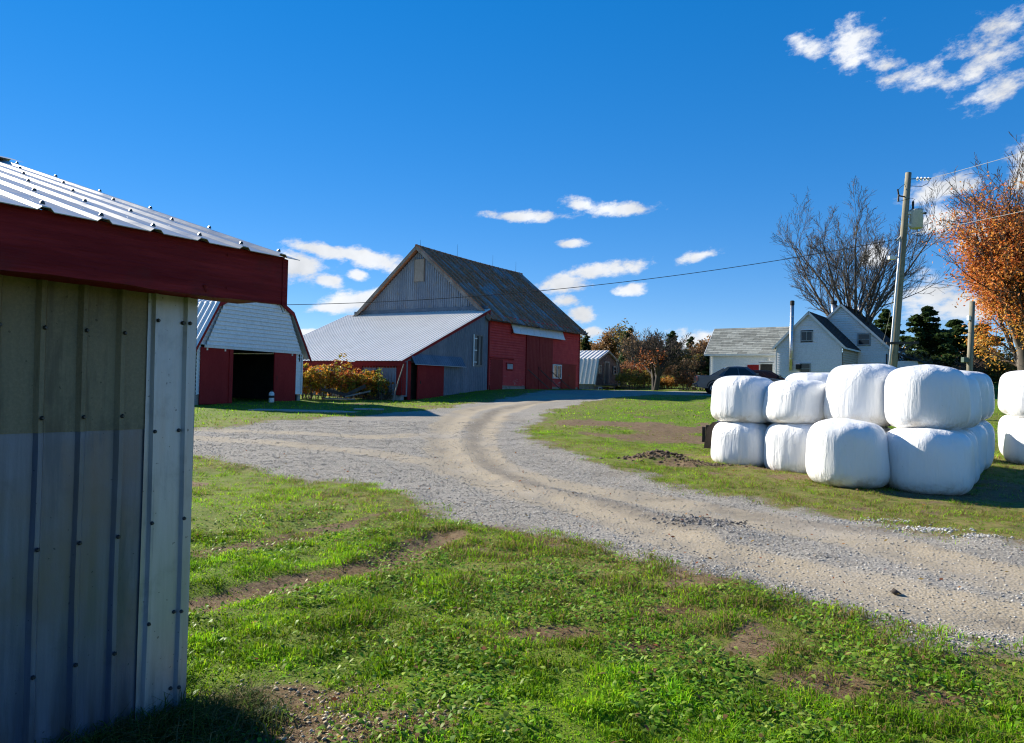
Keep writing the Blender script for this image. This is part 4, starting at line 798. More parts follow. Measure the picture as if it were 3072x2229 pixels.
mb = MB(); mb.add([(hL+.4, t0-2.3, 2.72), (hL+5.2, t0-2.3, 2.72), (hL+5.2, t0, 3.55), (hL+.4, t0, 3.55), (hL+.4, t0-2.3, 2.6), (hL+5.2, t0-2.3, 2.6), (hL+5.2, t0, 3.43), (hL+.4, t0, 3.43)], [(0, 1, 2, 3), (7, 6, 5, 4), (0, 4, 5, 1), (0, 3, 7, 4), (1, 5, 6, 2)]); mb.build('porch_roof', M['shing_black'], ho)
MB().tube([(hL-.06, t0+.12, 3.3), (hL-.06, t0+.12, 0)], .05, 6).build('downpipe', M['iron'], ho)

# ------------------------------------------------------------------ wrapped hay bales
def bale_mesh(seed, rad_=.61, ht=1.1):
    r_ = np.random.default_rng(seed); nu, nv = 88, 46; th = np.linspace(0, 2*np.pi, nu, endpoint=False)
    s = np.linspace(0, 1, nv); a = (s-.5)*np.pi
    # superellipse profile, flattened top and bottom, soft shoulders
    e1 = .45; rz = np.sign(np.sin(a))*np.abs(np.sin(a))**e1; rr_ = np.abs(np.cos(a))**e1
    rr_[0] = rr_[-1] = 0; lean_ = r_.normal(0, .02, 2); crush = r_.uniform(.96, 1.04)
    TH, RR_ = np.meshgrid(th, rr_, indexing='ij'); ZZ = np.meshgrid(th, rz, indexing='ij')[1]
    ph = r_.uniform(0, 6.28, 8); sq = 1+.018*np.cos(4*TH+ph[0])+.014*np.cos(3*TH+ph[1])+.012*np.cos(2*TH+ph[2])
    bulge = 1+.03*np.cos(ZZ*1.5+ph[3]*.2)-.02*ZZ
    lump = .010*np.sin(TH*5+ZZ*2.1+ph[4])*RR_
    side = np.clip(RR_*1.2-.2, 0, 1)
    # vertical stretch wrinkles on one flank, smoother elsewhere
    wk = np.clip(np.cos(TH-ph[5])*.7+.45, .1, 1)
    wr_ = sum(np.sin(TH*k+ph[(k+i) % 8]+np.sin(ZZ*1.7+k)*.5)*A for i, (k, A) in enumerate(((23, .0035), (37, .003), (51, .0022), (15, .003))))
    rad2 = rad_*(RR_*sq*bulge)+lump+wr_*wk*side
    X = rad2*np.cos(TH)*crush+lean_[0]*ZZ; Y = rad2*np.sin(TH)/crush+lean_[1]*ZZ; Z = ht/2+ZZ*ht/2
    cap = np.clip(1-RR_*1.05, 0, 1)
    Z = Z+np.where(ZZ > 0, 1, 0)*(.035*np.sin(X*5+ph[6])*np.cos(Y*4+ph[7])+.03)*cap+np.where(ZZ > .6, .012*np.sin(TH*9+ph[1])*side, 0)
    V = np.stack([X, Y, Z], -1).reshape(-1, 3); I = np.arange(nu*nv).reshape(nu, nv); a_ = I; b_ = np.roll(I, -1, 0)
    F_ = np.stack([a_[:, :-1], b_[:, :-1], b_[:, 1:], a_[:, 1:]], -1).reshape(-1, 4)
    me = np_mesh('hay_bale', V, F_, 4); me.materials.append(M['wrap']); me.polygons.foreach_set('use_smooth', np.ones(len(me.polygons), bool)); return me
BM = [bale_mesh(i) for i in range(7)]
BG = 'white wrapped round bales stacked beside the drive'
# x, y, level, height, radius scale, mesh, turn, label
B_ = [(4.72, 15.0, 0, .92, 1.0, 0, .3, 'white wrapped bale at left end of the bottom row'),
 (4.76, 15.05, 1, .94, 1.0, 1, 1.2, 'white wrapped bale at left end of the top row'),
 (5.54, 14.2, 0, 1.0, 1.0, 2, 2.0, 'second white wrapped bale from left in the bottom row, dry grass at its foot'),
 (5.55, 14.3, 1, .84, .97, 3, .5, 'second white wrapped bale from left in the top row'),
 (6.42, 13.5, 0, 1.0, 1.0, 4, .2, 'white wrapped bale wedged in the gap below the tallest bale'),
 (6.48, 13.55, 1, 1.12, 1.08, 5, 1.9, 'tallest white wrapped bale, third from left in the top row'),
 (5.68, 12.42, 0, 1.1, 1.06, 6, 2.7, 'white wrapped bale set forward of the row with nothing on it'),
 (6.84, 12.15, 0, 1.06, 1.07, 0, 4.0, 'nearest white wrapped bale in the bottom row, beside the gravel drive'),
 (7.0, 12.45, 1, 1.06, 1.0, 2, 5.3, 'nearest white wrapped bale in the top row, at the corner'),
 (7.66, 13.15, 0, 1.05, 1.0, 1, 3.0, 'bottom bale directly behind the near corner stack'),
 (7.69, 13.2, 1, 1.0, 1.0, 4, 4.4, 'top bale directly behind the near corner stack'),
 (8.40, 14.1, 0, 1.05, 1.0, 3, 1.0, 'bottom bale, third along the shaded right side of the stack'),
 (8.42, 14.15, 1, 1.0, 1.0, 6, 3.4, 'top bale, third along the shaded right side of the stack'),
 (9.14, 15.05, 0, 1.05, 1.0, 5, 2.0, 'bottom bale at the far end of the stack right side'),
 (9.14, 15.08, 1, 1.0, 1.0, 0, 2.6, 'top bale at the far end of the stack right side'),
 (5.36, 15.95, 0, .88, 1.0, 6, 5.0, 'bottom bale hidden behind the left end stack'),
 (5.45, 15.9, 1, .86, 1.0, 2, 4.1, 'top bale peeking out behind the left end stack'),
 (6.25, 15.1, 0, .98, 1.0, 1, 1.4, 'bottom bale hidden behind the second stack'),
 (6.28, 15.1, 1, 1.0, 1.03, 3, 3.1, 'top bale peeking over the second stack'),
 (10.2, 16.9, 0, 1.0, .98, 2, .9, 'lone bale deep in the gap between the two stacks'),
 (11.65, 16.3, 0, 1.08, 1.02, 4, .8, 'bottom bale of the separate stack at the right edge of the picture'),
 (11.67, 16.3, 1, .98, 1.0, 5, 5.5, 'top bale of the separate stack at the right edge of the picture'),
 (12.2, 17.3, 0, 1.08, 1.0, 6, 1.6, 'bottom bale behind the separate right edge stack'), (12.2, 17.3, 1, 1.06, 1.04, 0, 3.6, 'top bale behind the separate right edge stack')]
base_h = {}
for (x, y, lv, ht, sr, mi, trn, lab) in B_:
    zz = (z1(x, y)-.06) if lv == 0 else None
    if lv == 0: base_h[(round(x), round(y))] = None; last = (x, y, zz+ht)
    else: zz = last[2]-.035
    o = bpy.data.objects.new('hay_bale', BM[mi]); COL.objects.link(o); o.location = (x, y, zz); o.rotation_euler = (0, 0, trn); o.scale = (sr, sr, ht/1.1)
    tag(o, lab, 'hay bale', BG)
# loader bucket lying behind the left stack
bk = empty('loader_bucket', (4.35, 16.55, z1(4.35, 16.55)+.12), -.35, 'dark brown steel loader bucket behind the left end bales', 'bucket')
mb = MB(); mb.prism([(0, 0), (.06, .42), (.18, .56), (.85, .56), (.85, .5), (.22, .5), (.12, .40), (.08, .06), (.85, .06), (.85, 0)], 0, 1.6); mb.build('shell', M['brownsteel'], bk, bevel=.006)
for y in (-.02, 1.6): MB().prism([(-.01, -.01), (.05, .44), (.18, .58), (.86, .58), (.86, -.01)], y, y+.02).build('side_plate', M['brownsteel'], bk)
MB().box(-.08, -.01, .3, .4, .1, .45).build('mount_bracket', M['iron'], bk); MB().box(-.08, -.01, 1.2, 1.3, .1, .45).build('mount_bracket', M['iron'], bk)

# ------------------------------------------------------------------ vehicles
def loft(mb, secs):
    """secs: list of closed point rings with equal length"""
    n = len(secs[0]); V = [p for s in secs for p in s]; F_ = []
    for i in range(len(secs)-1):
        for k in range(n): F_.append((i*n+k, i*n+(k+1) % n, (i+1)*n+(k+1) % n, (i+1)*n+k))
    F_ += [tuple(range(n))[::-1], tuple((len(secs)-1)*n+k for k in range(n))]
    mb.add(V, F_)
def wheel(parent, x, y, r_, side):
    s = -1 if side < 0 else 1
    tp = MB(); pr_ = [(r_*.62, .11), (r_*.93, .115), (r_, .08), (r_, -.08), (r_*.93, -.115), (r_*.62, -.11)]; n = 28
    V = [(a*math.cos(2*math.pi*k/n), d, a*math.sin(2*math.pi*k/n)) for k in range(n) for a, d in pr_]; m_ = len(pr_)
    tp.add(V, [(k*m_+j, k*m_+j+1, ((k+1) % n)*m_+j+1, ((k+1) % n)*m_+j) for k in range(n) for j in range(m_-1)])
    w_ = empty('wheel', (x, y, r_)); w_.parent = parent
    tp.build('tyre', M['black'], w_, True)
    rm = MB(); rm.tube([(0, s*.06, 0), (0, s*.075, 0)], r_*.62, 28)
    rmo = rm.build('brake_disc', M['iron'], w_)
    sp_ = MB()
    for k in range(5):
        a = 2*math.pi*k/5+.3; sp_.beam((0, s*.10, 0), (r_*.6*math.cos(a), s*.10, r_*.6*math.sin(a)), .05, r_*.17)
    sp_.tube([(0, s*.09, 0), (0, s*.125, 0)], r_*.14, 12)
    nn_ = 28; sp_.add([(rr3*math.cos(2*math.pi*k/nn_), s*dy, rr3*math.sin(2*math.pi*k/nn_)) for k in range(nn_) for rr3, dy in ((r_*.64, .118), (r_*.54, .10))], [(2*k, 2*k+1, 2*((k+1) % nn_)+1, 2*((k+1) % nn_)) for k in range(nn_)])
    sp_.build('rim', M['alloy'], w_)
def vehicle(name, loc, rz, prof_body, cabin, wheels, wr, hw_, paint, label, cat, bed=None, tail=None):
    v = empty(name, loc, rz, label, cat)
    # body: side profile lofted across the width with tumble
    secs = []
    for f_, inset in ((-1, .055), (-.965, .012), (-.9, 0), (.9, 0), (.965, .012), (1, .055)):
        cx = sum(p[0] for p in prof_body)/len(prof_body); cz = .8
        secs.append([(p[0]+(cx-p[0])*inset*.35, f_*hw_, p[1]+(cz-p[1])*inset) for p in prof_body])
    mb = MB(); loft(mb, secs); mb.build('body', paint, v)
    # cabin: lower ring -> upper ring
    lo, up = cabin
    mb = MB(); loft(mb, [[(x, -(hw_-.04), z) for x, z in lo], [(x, -(hw_-.20), z) for x, z in up], [(x, hw_-.20, z+.0) for x, z in up], [(x, hw_-.04, z) for x, z in lo]])
    V = [(x, -(hw_-.03), z) for x, z in lo]+[(x, (hw_-.03), z) for x, z in lo[::-1]]
    mb = MB(); (x0, z0), (x1, z1_) = lo[0], lo[1]; (u0, w0), (u1, w1) = up[0], up[1]
    a_ = hw_-.03; b_ = hw_-.2
    mb.add([(x0, -a_, z0), (x1, -a_, z1_), (x1, a_, z1_), (x0, a_, z0), (u0, -b_, w0), (u1, -b_, w1), (u1, b_, w1), (u0, b_, w0), ((u0+u1)/2, -b_, max(w0, w1)+.035), ((u0+u1)/2, b_, max(w0, w1)+.035)],
           [(0, 1, 5, 8, 4), (2, 3, 7, 9, 6), (1, 2, 6, 5), (3, 0, 4, 7), (4, 8, 9, 7), (8, 5, 6, 9), (3, 2, 1, 0)])
    cb = mb.build('cabin', paint, v, bevel=.03)
    def onside(fx, fz, s_, off=.012):
        xl = x0+(x1-x0)*fx; xu = u0+(u1-u0)*fx; x = xl+(xu-xl)*fz; z = z0+(w0-z0)*fz; y = a_+(b_-a_)*fz
        return (x, s_*(y+off), z)
    for s_ in (-1, 1):
        for (fa, fb_, fa2, fb2) in cabin_win:
            mb = MB(); q = [onside(fa, .12, s_), onside(fb_, .12, s_), onside(fb2, .86, s_), onside(fa2, .86, s_)]
            mb.add(q+[(p[0], p[1]-s_*.02, p[2]) for p in q], [(0, 1, 2, 3) if s_ < 0 else (3, 2, 1, 0), (0, 4, 5, 1), (1, 5, 6, 2), (2, 6, 7, 3), (3, 7, 4, 0)]); mb.build('side_window', M['glass'], v)
        MB().box(u1+.45, u1+.6, s_*(a_+.02)-(.2 if s_ < 0 else 0), s_*(a_+.02)+(.2 if s_ > 0 else 0), z0+.06, z0+.24).build('mirror', paint, v)
    for (xa, za, xb, zb, nm) in ((x1, z1_, u1, w1, 'windscreen'), (x0, z0, u0, w0, 'rear_window')):
        d = 1 if nm == 'windscreen' else -1; mb = MB()
        pl = lambda f_, y: (xa+(xb-xa)*f_+d*.012, y, za+(zb-za)*f_+.008)
        mb.add([pl(.12, -a_+.12), pl(.12, a_-.12), pl(.88, b_-.1), pl(.88, -b_+.1)], [(0, 1, 2, 3) if d > 0 else (3, 2, 1, 0)]); mb.build(nm, M['glass'], v)
    for (x, r_) in wheels:
        for s_ in (-1, 1):
            wheel(v, x, s_*(hw_-.085), r_, s_)
            ar = MB(); n = 14
            ar.add([(x+rr3*math.cos(math.pi*k/n), s_*(hw_+.012), .03+r_+rr3*math.sin(math.pi*k/n)) for k in range(n+1) for rr3 in (r_+.10, r_+.035)], [(2*k, 2*k+1, 2*k+3, 2*k+2) for k in range(n)])
            ar.add([(x+(r_+.05)*math.cos(math.pi*k/n), s_*(hw_+.008)-(0 if j else s_*.35), .03+r_+(r_+.05)*math.sin(math.pi*k/n)) for k in range(n+1) for j in (0, 1)], [(2*k, 2*k+1, 2*k+3, 2*k+2) for k in range(n)])
            ar.add([(x+(r_+.06)*math.cos(2*math.pi*k/16), s_*(hw_-.26), .03+r_+(r_+.06)*math.sin(2*math.pi*k/16)) for k in range(16)], [tuple(range(16))])
            ar.build('wheel_arch', M['black'], v)
    return v
cabin_win = [(.10, .47, .06, .46), (.50, .88, .50, .80)]
TR = Vector((11.85, 47.6, 0)); TR.z = z1(12.8, 47.2)
tr = vehicle('pickup_truck', TR, R(-9), [(0, .62), (.05, .42), (.35, .38), (.6, .34), (4.6, .34), (5.1, .4), (5.22, .62), (5.2, .86), (5.05, 1.0), (4.2, 1.10), (3.9, 1.13), (1.55, 1.16), (.03, 1.14)],
   ([(1.35, 1.12), (4.0, 1.10)], [(1.95, 1.74), (3.15, 1.74)]), [(1.1, .375), (4.2, .375)], .375, .97, M['truckpaint'], 'dark slate pickup truck parked behind the left end bales', 'pickup truck')
for s_ in (-1, 1):
    MB().box(-.02, .18, s_*.86-.11, s_*.86+.11, .78, 1.10).build('tail_light', M['lens'], tr, bevel=.02)
    mb = MB(); mb.prism([(.9, 1.14), (1.6, 1.12), (2.05, 1.72), (1.9, 1.72)], s_*.80-.05, s_*.80+.05); mb.build('cab_buttress', M['truckpaint'], tr)
    MB().box(2.35, 2.5, s_*.975-.02, s_*.975+.02, .98, 1.02).build('door_handle', M['alloy'], tr); MB().box(3.2, 3.35, s_*.975-.02, s_*.975+.02, .98, 1.02).build('door_handle', M['alloy'], tr)
MB().box(-.12, .16, -.93, .93, .42, .66).build('rear_bumper', M['carpaint'], tr, bevel=.05)
MB().box(.2, 1.3, -.8, .8, 1.09, 1.172).build('bed_cover', M['black'], tr)
MB().box(5.12, 5.28, -.93, .93, .4, .64).build('front_bumper', M['carpaint'], tr, bevel=.05)
cabin_win = [(.06, .34, .08, .33), (.37, .62, .37, .62), (.65, .90, .65, .80)]
cr = vehicle('parked_car', (15.55, 52.3, z1(17.5, 52.5)), R(4), [(0, .6), (.06, .4), (.5, .3), (4.2, .3), (4.6, .45), (4.65, .7), (4.5, .88), (3.6, 1.0), (.3, 1.05), (.03, .95)],
   ([(.15, 1.02), (3.7, .98)], [(.6, 1.58), (2.6, 1.58)]), [(.85, .34), (3.75, .34)], .34, .92, M['carpaint'], 'black car mostly hidden behind the bales near the farmhouse', 'car')
for s_ in (-1, 1):
    MB().box(4.45, 4.62, s_*.7-.15, s_*.7+.15, .68, .82).build('headlight', M['alloy'], cr, bevel=.03); MB().box(-.01, .1, s_*.78-.1, s_*.78+.1, .75, 1.0).build('tail_light', M['lens'], cr, bevel=.02)

# ------------------------------------------------------------------ utility pole, wires
PB = Vector((15.90, 31.0, z1(15.90, 31.0)-.1)); PT = Vector((16.60, 31.0, 11.0))
up_ = empty('utility_pole', PB, 0, 'leaning wooden utility pole with grey transformer', 'utility pole')
D = PT-PB; ax = D.normalized()
at = lambda f_, dx=0, dy=0: D*f_+Vector((dx, dy, 0))
pm = MB().tube([at(0), at(.3), at(.6), at(.85), at(1)], [.175, .16, .145, .132, .122], 14).build('pole', M['pole'], up_, True)
f_t = .83
tc_ = at(.808, .42, -.12)
tf = MB().tube([tc_+Vector((0, 0, -.40)), tc_+Vector((0, 0, -.37)), tc_+Vector((0, 0, .33)), tc_+Vector((0, 0, .36))], [.22, .255, .255, .27], 20).build('transformer', M['porcelain'], up_, True)
MB().tube([tc_+Vector((0, 0, .365)), tc_+Vector((0, 0, .40)), tc_+Vector((0, 0, .43))], [.275, .25, .1], 20).build('lid', M['grey_trim'], tf)
MB().tube([tc_+Vector((-.14, 0, .4)), tc_+Vector((-.14, 0, .52)), tc_+Vector((-.14, 0, .72)), tc_+Vector((-.14, 0, .78))], [.05, .04, .05, .015], 8).build('bushing', M['iron'], tf)
for i in range(3): MB().tube([tc_+Vector((.12+.07*i, -.2+.06*i, .22)), tc_+Vector((.18+.09*i, -.28+.05*i, .23))], .028, 8).build('bushing', M['trim'] if i == 0 else M['iron'], tf)
for dz in (-.25, .25): MB().box(tc_.x-.36, tc_.x-.2, tc_.y-.06, tc_.y+.1, tc_.z+dz-.05, tc_.z+dz+.05).build('bracket', M['trim'], tf)
ins0 = at(.975, .12, 0)
mb = MB(); mb.tube([ins0, ins0+Vector((.8, -.08, .02))], .018, 6)
ir = mb.build('insulator_arm', M['iron'], up_)
for i in range(4): MB().tube([ins0+Vector((.22+i*.15, -.03, .005)), ins0+Vector((.27+i*.15, -.03, .005)), ins0+Vector((.30+i*.15, -.03, .005))], [.03, .085, .02], 10).build('insulator', M['trim'], ir)
MB().tube([ins0+Vector((0, 0, -.3)), ins0+Vector((.45, -.04, -.32)), ins0+Vector((.68, -.06, -.2)), ins0+Vector((.78, -.08, 0))], .012, 5).build('jumper_wire', M['wire'], up_)
fc = at(.90, -.1, -.05)
cu = MB().tube([fc+Vector((0, 0, 0)), fc+Vector((-.25, -.05, .02)), fc+Vector((-.31, -.05, .12))], .03, 6).build('fuse_bracket', M['iron'], up_)
MB().tube([fc+Vector((-.33, -.05, .3)), fc+Vector((-.29, -.05, .1)), fc+Vector((-.30, -.05, -.22))], [.035, .03, .045], 8).build('fuse_cutout', M['iron'], cu)
MB().tube([at(.955, -.1), at(.94, -.28), at(.93, -.36), fc+Vector((-.33, -.05, .3))], .010, 5).build('jumper_wire', M['wire'], up_)
MB().tube([fc+Vector((-.28, -.05, -.22)), at(.885, -.15, -.12), at(.893, .12, -.14), at(.888, .3, -.13), tc_+Vector((-.14, 0, .78))], .010, 5).build('jumper_wire', M['wire'], up_)
MB().tube([tc_+Vector((.3, -.15, .22)), tc_+Vector((.45, -.1, -.1)), tc_+Vector((.4, -.1, -.45)), tc_+Vector((.2, -.1, -.72)), tc_+Vector((-.1, -.1, -.70)), tc_+Vector((-.2, -.1, -.6))], .014, 5).build('service_loop', M['wire'], up_)
cd = MB().tube([at(.04, -.24, -.14), at(.3, -.21, -.13), at(.6, -.18, -.12), at(.715, -.165, -.12)], .045, 8).build('conduit', M['galv'], up_, True)
MB().tube([at(.715, -.165, -.12), at(.735, -.2, -.12), at(.72, -.3, -.12)], [.05, .06, .05], 8).build('weather_head', M['grey_trim'], cd)
for k in range(3): MB().tube([at(.72, -.3, -.12), at(.70, -.36-.05*k, -.12), at(.66, -.34-.06*k, -.12), at(.665, -.2, -.14), at(.735, -.1, -.12)], .010, 5).build('service_loop', M['wire'], up_)
lp = MB().tube([at(.655, -.15, -.1), at(.65, -.42, -.12)], .025, 6).build('lamp_arm', M['galv'], up_); MB().box(at(.65).x-.62, at(.65).x-.35, -.22, -.04, at(.65).z-.1, at(.65).z+.05).build('lamp_head', M['trim'], lp, bevel=.02)
MB().beam(at(.30, -.45, -.18), at(.305, .9, -.18), .06, .10).build('crossbar', M['wood_dark'], up_)
MB().beam(at(.255, .1, -.2), at(.31, .75, -.2), .05, .06).build('brace', M['wood_dark'], up_)
MB().tube([at(.565, .12, 0), at(.56, .28, -.05)], .03, 6).build('insulator', M['trim'], up_)
p2 = empty('utility_pole', (20.52, 33.0, z1(20.5, 33)-.1), 0, 'short bare wooden pole with a green box before the orange maple', 'utility pole')
MB().tube([(0, 0, 0), (0, 0, 2.2), (.09, 0, 5.1)], [.13, .125, .11], 12).build('pole', M['pole'], p2, True)
MB().box(-.36, -.14, -.16, .08, 2.35, 2.58).build('meter_box', surf('green_box', (.06, .10, .075), (.09, .13, .10), 4, .5, fine=20), p2, bevel=.02)
MB().box(-.14, -.05, -.14, .02, 4.25, 4.45).build('insulator', M['trim'], p2)
def wire(name, a, b, sag, mat, label, r_=.012, n=28):
    a = Vector(a); b = Vector(b); pts_ = []
    for i in range(n+1):
        f_ = i/n; p = a+(b-a)*f_; p.z -= sag*4*f_*(1-f_); pts_.append(p)
    return tag(MB().tube(pts_, r_, 5).build(name, mat, None), label, 'wire')
wire('power_line', PB+at(.727, -.2, -.12), (-10.6, 32.9, 5.0), .62, M['wire'], 'thin black service wire strung from the pole to the gambrel barn', .014, 44)
wire('power_line', PB+ins0+Vector((.8, -.08, .02)), (23.5, 12, 11.0), .25, M['alu'], 'silver high wire running from the pole top towards the right edge', .011)
wire('power_line', PB+at(.745, .14, -.1), (23.5, 12, 9.0), .3, M['alu'], 'silver middle wire running right below the transformer', .010)
wire('power_line', PB+at(.56, .28, -.05), (40, 40, 7.0), .3, M['wire'], 'thin dark low wire running right from the leaning pole through the maple', .010)
wire('power_line', PB+at(.56, -.1, .1), (28.8, 57.6, 5.3), .5, M['alu'], 'pale service wire from the leaning pole to the farmhouse corner', .012)

# ------------------------------------------------------------------ trees
def tubes_np(lines, n):
    """lines: list of (pts (k,3), rad (k,)) -> V,F quads"""
    Vs, Fs = [], []; base = 0; by = {}
    for p, r_ in lines: by.setdefault(len(p), []).append((p, r_))
    for k, L in by.items():
        P = np.array([l[0] for l in L]); Rd = np.array([l[1] for l in L]); m_ = len(L)
        T = np.gradient(P, axis=1); T /= np.linalg.norm(T, axis=2, keepdims=True)+1e-9
        ref = np.where(np.abs(T[..., 2:3]) < .9, np.array([0, 0, 1.]), np.array([1., 0, 0])); A = np.cross(T, ref); A /= np.linalg.norm(A, axis=2, keepdims=True)+1e-9; Bn = np.cross(T, A)
        th = 2*np.pi*np.arange(n)/n
        V = P[:, :, None, :]+Rd[:, :, None, None]*(A[:, :, None, :]*np.cos(th)[None, None, :, None]+Bn[:, :, None, :]*np.sin(th)[None, None, :, None])
        I = (np.arange(m_*k*n)+base).reshape(m_, k, n); a = I[:, :-1]; b_ = I[:, 1:]
        Fs.append(np.stack([a, np.roll(a, -1, 2), np.roll(b_, -1, 2), b_], -1).reshape(-1, 4)); Vs.append(V.reshape(-1, 3)); base += m_*k*n
    return np.concatenate(Vs), np.concatenate(Fs)
def grow(r_, start, d0, length, rad_, level, P, out_):
    n = P['seg'][level]; pts_ = [np.array(start, float)]; d = np.array(d0, float); d /= np.linalg.norm(d); stp = length/n
    for i in range(n):
        d = d+r_.normal(0, P['wig'][level], 3)+np.array([0, 0, P['up'][level]]); d /= np.linalg.norm(d); pts_.append(pts_[-1]+d*stp)
    pts_ = np.array(pts_); rads = rad_*(1-np.linspace(0, 1, n+1)*(1-P['taper'][level])); out_.append((pts_, rads, level))
    if level+1 >= len(P['n']): return
    for k in range(P['n'][level+1]):
        f_ = P['from'][level]+(1-P['from'][level])*(k+r_.random())/P['n'][level+1]; i = min(int(f_*n), n-1); q = pts_[i]+(pts_[i+1]-pts_[i])*(f_*n-i)
        t_ = pts_[i+1]-pts_[i]; t_ /= np.linalg.norm(t_); az_ = (k*2.39996+P.get('az0', 0)+r_.normal(0, .35)) if level == 0 else r_.uniform(0, 2*np.pi); a = np.cross(t_, [.3, .2, 1.]); a /= np.linalg.norm(a)+1e-9; b_ = np.cross(t_, a)
        an = P['ang'][level+1]*r_.uniform(.6, 1.25); dd = t_*math.cos(an)+(a*math.cos(az_)+b_*math.sin(az_))*math.sin(an)
        grow(r_, q, dd, length*P['len'][level+1]*r_.uniform(.65, 1.15)*(1.15-.45*f_), rads[i]*P['rad'][level+1], level+1, P, out_)
def leaf_quads(r_, C, size, col, jit=.3, up=.2):
    n = len(C); nrm_ = r_.normal(0, 1, (n, 3)); nrm_[:, 2] = np.abs(nrm_[:, 2])+up; nrm_ /= np.linalg.norm(nrm_, axis=1, keepdims=True)
    a = np.cross(nrm_, r_.normal(0, 1, (n, 3))); a /= np.linalg.norm(a, axis=1, keepdims=True)+1e-9; b_ = np.cross(nrm_, a); s = (size*r_.uniform(.6, 1.3, n))[:, None]
    V = np.stack([C-a*s, C+b_*s*.55+nrm_*s*.12, C+a*s, C-b_*s*.55+nrm_*s*.12], 1).reshape(-1, 3); F_ = np.arange(4*n).reshape(n, 4)
    cc = np.repeat(col, 4, 0); return V, F_, cc
def pick(r_, n, cols, j=.25):
    cols = np.array(cols); c_ = cols[r_.integers(0, len(cols), n)]*r_.uniform(1-j, 1+j, (n, 1)); return c_
def tree(name, label, loc, P, seed, bark, twig, leaves=None, group=None, minr=.008, scale=1., tlev=1, cat='tree'):
    r_ = np.random.default_rng(seed); out_ = []
    for k in range(P.get('stems', 1)):
        a = r_.uniform(0, 6.28); tilt = P.get('tilt', .05)*r_.uniform(.4, 1.2)
        grow(r_, (math.cos(a)*P.get('spread', 0), math.sin(a)*P.get('spread', 0), -.1), (math.sin(tilt)*math.cos(a), math.sin(tilt)*math.sin(a), math.cos(tilt)), P['h']*r_.uniform(.9, 1.05), P['r'], 0, P, out_)
    t = empty(name, loc, 0, label, cat, group)
    big_ = [(p, np.maximum(q, minr)) for p, q, l in out_ if l <= tlev]; sm = [(p, np.maximum(q, minr)) for p, q, l in out_ if l > tlev]
    V, F_ = tubes_np(big_, 7); link('trunk', np_mesh('trunk', V, F_, 4), bark, t, True)
    parts = []
    if sm:
        V, F_ = tubes_np(sm, 3)
        cr_ = link('crown', np_mesh('crown', V, F_, 4), twig, t)
        par = cr_
    else: par = t
    if leaves:
        tips = np.concatenate([p[1:] for p, q, l in out_ if l >= leaves.get('lev', 2)])
        keep = leaves['keep'](tips, r_) if 'keep' in leaves else np.ones(len(tips), bool); tips = tips[keep]
        n = leaves['n']; C = tips[r_.integers(0, len(tips), n)]+r_.normal(0, leaves.get('sp', .2), (n, 3))
        V, F_, cc = leaf_quads(r_, C, leaves['s'], leaves['col'](C, r_) if callable(leaves['col']) else pick(r_, n, leaves['col']))
        link('foliage' if sm else 'crown', np_mesh('foliage', V, F_, 4, cc), M['leaf'], par)
    return t
def clone(src, loc, rz, sc, label=None, group=None):
    r_ = src.copy(); COL.objects.link(r_); r_.location = loc; r_.rotation_euler = (0, 0, rz); r_.scale = sc if hasattr(sc, '__len__') else (sc, sc, sc)
    if label: r_['label'] = label
    if group: r_['group'] = group
    for ch in src.children:
        c_ = ch.copy(); COL.objects.link(c_); c_.parent = r_
        for g in ch.children: d_ = g.copy(); COL.objects.link(d_); d_.parent = c_
    return r_
# bare maple behind the farmhouse
PM = dict(h=5.6, r=.46, stems=1, n=[1, 13, 9, 11, 7], seg=[4, 9, 6, 4, 3], wig=[.015, .045, .06, .08, .1], up=[.0, .03, .06, .07, .05], taper=[.8, .22, .25, .3, .5], ang=[0, .6, .6, .6, .6], len=[1, 2.4, .46, .45, .45], rad=[1, .4, .5, .52, .6]); PM['from'] = [.5, .22, .2, .2]
tree('bare_maple', 'large bare grey maple rising behind the farmhouse roof', (29.6, 63.5, z1(29.6, 63.5)), PM, 14, M['bark'], M['bark'], minr=.011)
# orange maple at the right edge
PO = dict(h=4.7, r=.34, stems=4, spread=.35, tilt=.16, n=[1, 8, 10, 9, 4], seg=[4, 9, 6, 4, 3], wig=[.03, .04, .06, .08, .1], up=[.02, .05, .05, .05, .03], taper=[.8, .2, .25, .3, .5], ang=[0, .42, .55, .6, .6], len=[1, 2.0, .52, .42, .45], rad=[1, .5, .5, .55, .6]); PO['from'] = [.35, .12, .15, .2]
def okeep(T, r_):
    h = T[:, 2]; p = np.clip((11.8-h)/5.0, 0, 1)*np.clip((h+1.5)/1.5, 0, 1)*(.6+.4*(T[:, 0] < 1.5)); cl = np.sin(T[:, 0]*1.9+1)*np.sin(T[:, 1]*1.7)*np.sin(T[:, 2]*1.5+2); return (r_.random(len(T)) < p) & (cl > -.34)
def ocol(C, r_):
    n = len(C); c_ = pick(r_, n, [(.72, .22, .045), (.80, .32, .06), (.62, .16, .045), (.78, .38, .09), (.68, .28, .11)]); lo_ = C[:, 2] < 4.5+r_.normal(0, .8, n); c_[lo_] = pick(r_, int(lo_.sum()), [(.78, .42, .07), (.80, .34, .06), (.66, .43, .10)]); return c_
tree('orange_maple', 'half bare maple with orange leaves at the right edge', (27.3, 38.5, z1(27.3, 38.5)), PO, 5, M['bark'], M['bark_brown'], dict(n=60000, s=.078, lev=1, keep=okeep, col=ocol, sp=.28), minr=.011)
